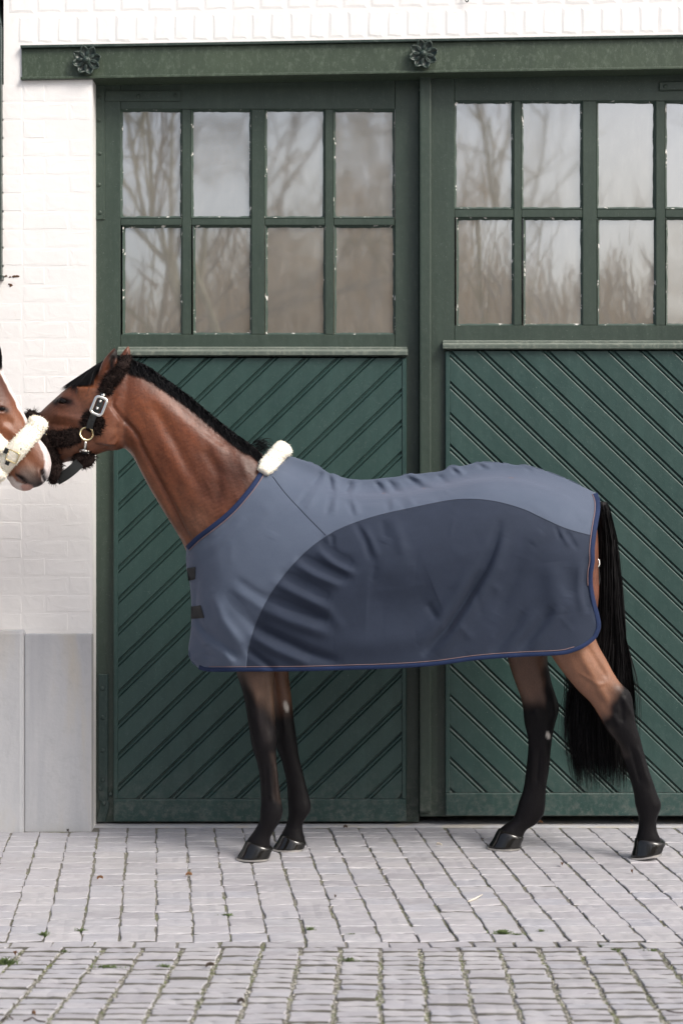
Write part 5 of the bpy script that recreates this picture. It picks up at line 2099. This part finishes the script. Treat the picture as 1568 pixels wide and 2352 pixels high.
other = empty('chestnut_horse', Vector((-2.4, YC, ground_z(YC))), 'reddish horse with a white blaze cut by the left edge, nose touching the bay', 'horse')
put(link('body', chest_me, None), other)
bvh2 = BVHTree.FromPolygons([Vector(v) for v in coords(chest_me)], [tuple(p.vertices) for p in chest_me.polygons])
make_eye(other, *ZX(12, 802), .019, bvh2, YC)
for secs in ():
    pass
def far_hoof(secs, w=.046):
    s = mirrored(secs)
    a, b = s[-2][0], s[-2][1]
    y = s[-1][2]
    hoof(other, y, (a, b), a[0] + 22, b[0] + 4, w, w * 1.28)
for L in (FORE_N, FORE_F, HIND_N, HIND_F):
    far_hoof(L)
st = []
for i in range(1500):
    u = random.random()
    c0_ = cr([(-20, 772), (-75, 755), (-150, 760), (-260, 795), (-370, 852), (-480, 932), (-545, 1000)], 60)
    break
crestc = c0_
for i in range(2600):
    k = random.randrange(59)
    c = crestc[k] + (crestc[k + 1] - crestc[k]) * random.random()
    top_ = U(c[0], c[1] + 4, YC + random.gauss(0, .01))
    L = random.uniform(.06, .12)
    pts = [top_]
    for j in range(1, 5):
        t = j / 4
        q = top_ + Vector((-.4 * L * t, 0, -L * t * .85 + .012 * math.sin(math.pi * t)))
        hh = bvh2.ray_cast(Vector((q.x, -3, q.z)), Vector((0, 1, 0)))
        q.y = (hh[0].y - .004 - .01 * random.random()) if hh[0] is not None else YC
        pts.append(q)
    st.append(pts)
ribbons('mane', st, .0019, M['hair'], other)
st = []
for i in range(700):
    a = ZX(random.uniform(-140, -40), random.uniform(20, 90))
    b = ZX(random.uniform(-30, 28), random.uniform(250, 400))
    pts = []
    for j in range(6):
        t = j / 5
        q = U(a[0] + (b[0] - a[0]) * t + 4 * math.sin(math.pi * t), a[1] + (b[1] - a[1]) * t, YC - .03 - .03 * random.random())
        h = bvh2.find_nearest(q)
        if (q - h[0]).dot(h[1]) < .003:
            q = h[0] + h[1] * random.uniform(.002, .010)
        pts.append(q)
    st.append(pts)
ribbons('forelock', st, .0015, M['hair'], other)
bm = bmesh.new()
tsec = mirrored([((a[0] + 4, y), (a[1] - 4, y), YT, .03) for a, y in TAILP])
loft(bm, tsec, 14, 3)
bmesh.ops.recalc_face_normals(bm, faces=bm.faces)
put(bmobj('tail', bm, M['hair'], None, True), other)

def cs(X, Y_, off=.012):
    return on_skin(*ZX(X, Y_), off, bvh2, YC)
hal2 = empty('cream_halter', cs(150, 1280), 'cream fleece halter with gold buckle on the white blazed horse', 'halter')
nb2 = [Vector((cs(380, 960).x, 2 * YC - cs(330, 990).y, cs(330, 990).z)), U(*ZX(392, 930), YC + .02), U(*ZX(405, 945), YC - .03), cs(340, 1030, .016), cs(240, 1150, .018), cs(140, 1270, .018), cs(40, 1390, .018), U(*ZX(-30, 1480), YC - .07), U(*ZX(-70, 1540), YC - .02)]
fleece('noseband_fleece', nb2, .037, M['cream'], hal2, .62, None, 22, .045, 5200, .0042)
ck = [cs(90, 1230, .014), cs(20, 1170, .016), cs(-60, 1100, .016), cs(-200, 960, .014), cs(-330, 780, .014), cs(-420, 640, .014)]
fleece('cheek_fleece', ck, .034, M['cream'], hal2, .6, None, 20, .045, 3600, .0042)
c2 = cs(152, 1285, .036)
dirn = (cs(240, 1150, .03) - cs(40, 1390, .03)).normalized()
sx = dirn.cross(Vector((0, 1, 0))).normalized()
ax_ = (dirn + sx * .35).normalized()
ay_ = ax_.cross(Vector((0, 1, 0))).normalized()
rounded_frame(hal2, c2 + Vector((0, -.004, 0)), ax_, ay_, .0215, .0225, .006, .0032, M['gold'], 'buckle', .8)
for (X, Y_, a) in ((85, 1222, .5), (205, 1225, -.6), (112, 1340, .4)):
    p = cs(X, Y_, .034)
    strap('buckle_strap', [p - ax_ * .011 + Vector((0, -.003, 0)), p + ax_ * .011 + Vector((0, -.003, 0))], .008, M['leather'], hal2, .004, 4)

# ================================================================ BARE WOOD THAT THE PANES REFLECT
M['bark'] = plain('grey_brown_bark', (.38, .34, .27), .9)
M['bark2'] = plain('olive_bark', (.42, .385, .26), .9)
M['twig'] = plain('winter_twigs', (.60, .52, .41), .9)
def branch(V, F, p, d, r, L, depth, rr, kids):
    n = 3
    pts = [p]
    q = p
    dd = d.copy()
    for i in range(n):
        dd = (dd + Vector((rr.gauss(0, .10), rr.gauss(0, .10), rr.gauss(.03, .05)))).normalized()
        q = q + dd * (L / n)
        pts.append(q)
    rad = [r * (1 - .5 * i / n) for i in range(n + 1)]
    v, f = tube_data(pts, rad, 5 if depth > 1 else 3)
    o = len(V)
    V += v
    F += [tuple(o + i for i in a) for a in f]
    if depth == 0:
        return
    for k in range(kids):
        t = rr.uniform(.35, 1.0)
        i = min(n - 1, int(t * n))
        s = pts[i].lerp(pts[i + 1], t * n - i)
        side = Vector((rr.gauss(0, 1), rr.gauss(0, 1), rr.gauss(.35, .5))).normalized()
        nd = (dd * .75 + side * .75).normalized()
        branch(V, F, s, nd, r * rr.uniform(.38, .55), L * rr.uniform(.45, .7), depth - 1, rr, kids)
def bare_tree(x, y, h, r, lean, seed, label, mat='bark'):
    rr = random.Random(seed)
    root = empty('bare_tree', (x, y, ground_z(y)), label, 'tree', 'bare trees across the yard')
    V, F = [], []
    p = Vector((x, y, ground_z(y) - .1))
    d = Vector((lean, 0, 1)).normalized()
    pts = [p + d * (h * .55 * i / 5) + Vector((rr.gauss(0, .05), rr.gauss(0, .05), 0)) for i in range(6)]
    v, f = tube_data(pts, [r * (1 - .08 * i) for i in range(6)], 8)
    put(mesh('trunk', v, f, M[mat], None, True), root)
    for k in range(7):
        t = rr.uniform(.45, 1)
        i = min(4, int(t * 5))
        s = pts[i].lerp(pts[i + 1], t * 5 - i)
        nd = (d * 1.0 + Vector((rr.gauss(lean, .55), rr.gauss(0, .4), rr.uniform(.1, .6)))).normalized()
        branch(V, F, s, nd, r * rr.uniform(.35, .6), h * rr.uniform(.28, .45), 3, rr, 4)
    put(mesh('crown', V, F, M[mat]), root)
bare_tree(-0.7, -24, 13, .17, -.42, 3, 'leaning bare tree mirrored in the upper panes of the left door', 'bark2')
bare_tree(-5.4, -26, 12, .13, .35, 5, 'bare tree with crossing limbs mirrored in the top left pane')
bare_tree(3.6, -29, 13, .12, -.12, 8, 'slender bare tree mirrored in the left panes of the right door', 'bark2')
bare_tree(8.3, -25, 13, .26, .06, 12, 'thick bare tree mirrored at the right photo edge', 'bark')

V, F = [], []
rr = random.Random(21)
for i in range(2300):
    x = rr.uniform(-24, 28)
    y = -rr.uniform(29, 46)
    edge = .88 + .16 * math.sin(x * .55 + 1.0) + .12 * math.sin(x * 1.3) + (.10 if 1 < x < 4.5 else 0)
    h = rr.uniform(4.0, 9.0) * edge
    b = Vector((x, y, 0))
    lean = Vector((rr.gauss(0, .07), rr.gauss(0, .05), 1))
    r = rr.uniform(.02, .07)
    top_ = b + lean * h
    k = len(V)
    V += [b + Vector((-r, 0, 0)), b + Vector((r, 0, 0)), top_]
    F.append((k, k + 1, k + 2))
    for j in range(40):
        t = rr.uniform(.10, 1)
        s = b.lerp(top_, t)
        L = rr.uniform(.5, 1.7) * (1.2 - .6 * t)
        d = Vector((rr.gauss(0, .55), rr.gauss(0, .4), rr.uniform(.3, 1.3))).normalized() * L
        w = rr.uniform(.018, .048) * (1.15 - .5 * t)
        k = len(V)
        V += [s + Vector((-w, 0, 0)), s + Vector((w, 0, 0)), s + d + Vector((rr.gauss(0, .1), 0, .1))]
        F.append((k, k + 1, k + 2))
for i in range(9000):                        # undergrowth
    x, y = rr.uniform(-24, 28), -rr.uniform(27, 45)
    s = Vector((x, y, rr.uniform(0, 5.8)))
    d = Vector((rr.gauss(0, .4), rr.gauss(0, .3), rr.uniform(.3, 1.4))) * rr.uniform(.6, 1.7)
    w = rr.uniform(.03, .09)
    k = len(V)
    V += [s + Vector((-w, 0, 0)), s + Vector((w, 0, .1)), s + d]
    F.append((k, k + 1, k + 2))
wood = mesh('woodland', V, F, M['twig'])
wood['kind'] = 'stuff'
wood['label'] = 'brown bare woodland mirrored in the window panes'
wood['category'] = 'woodland'
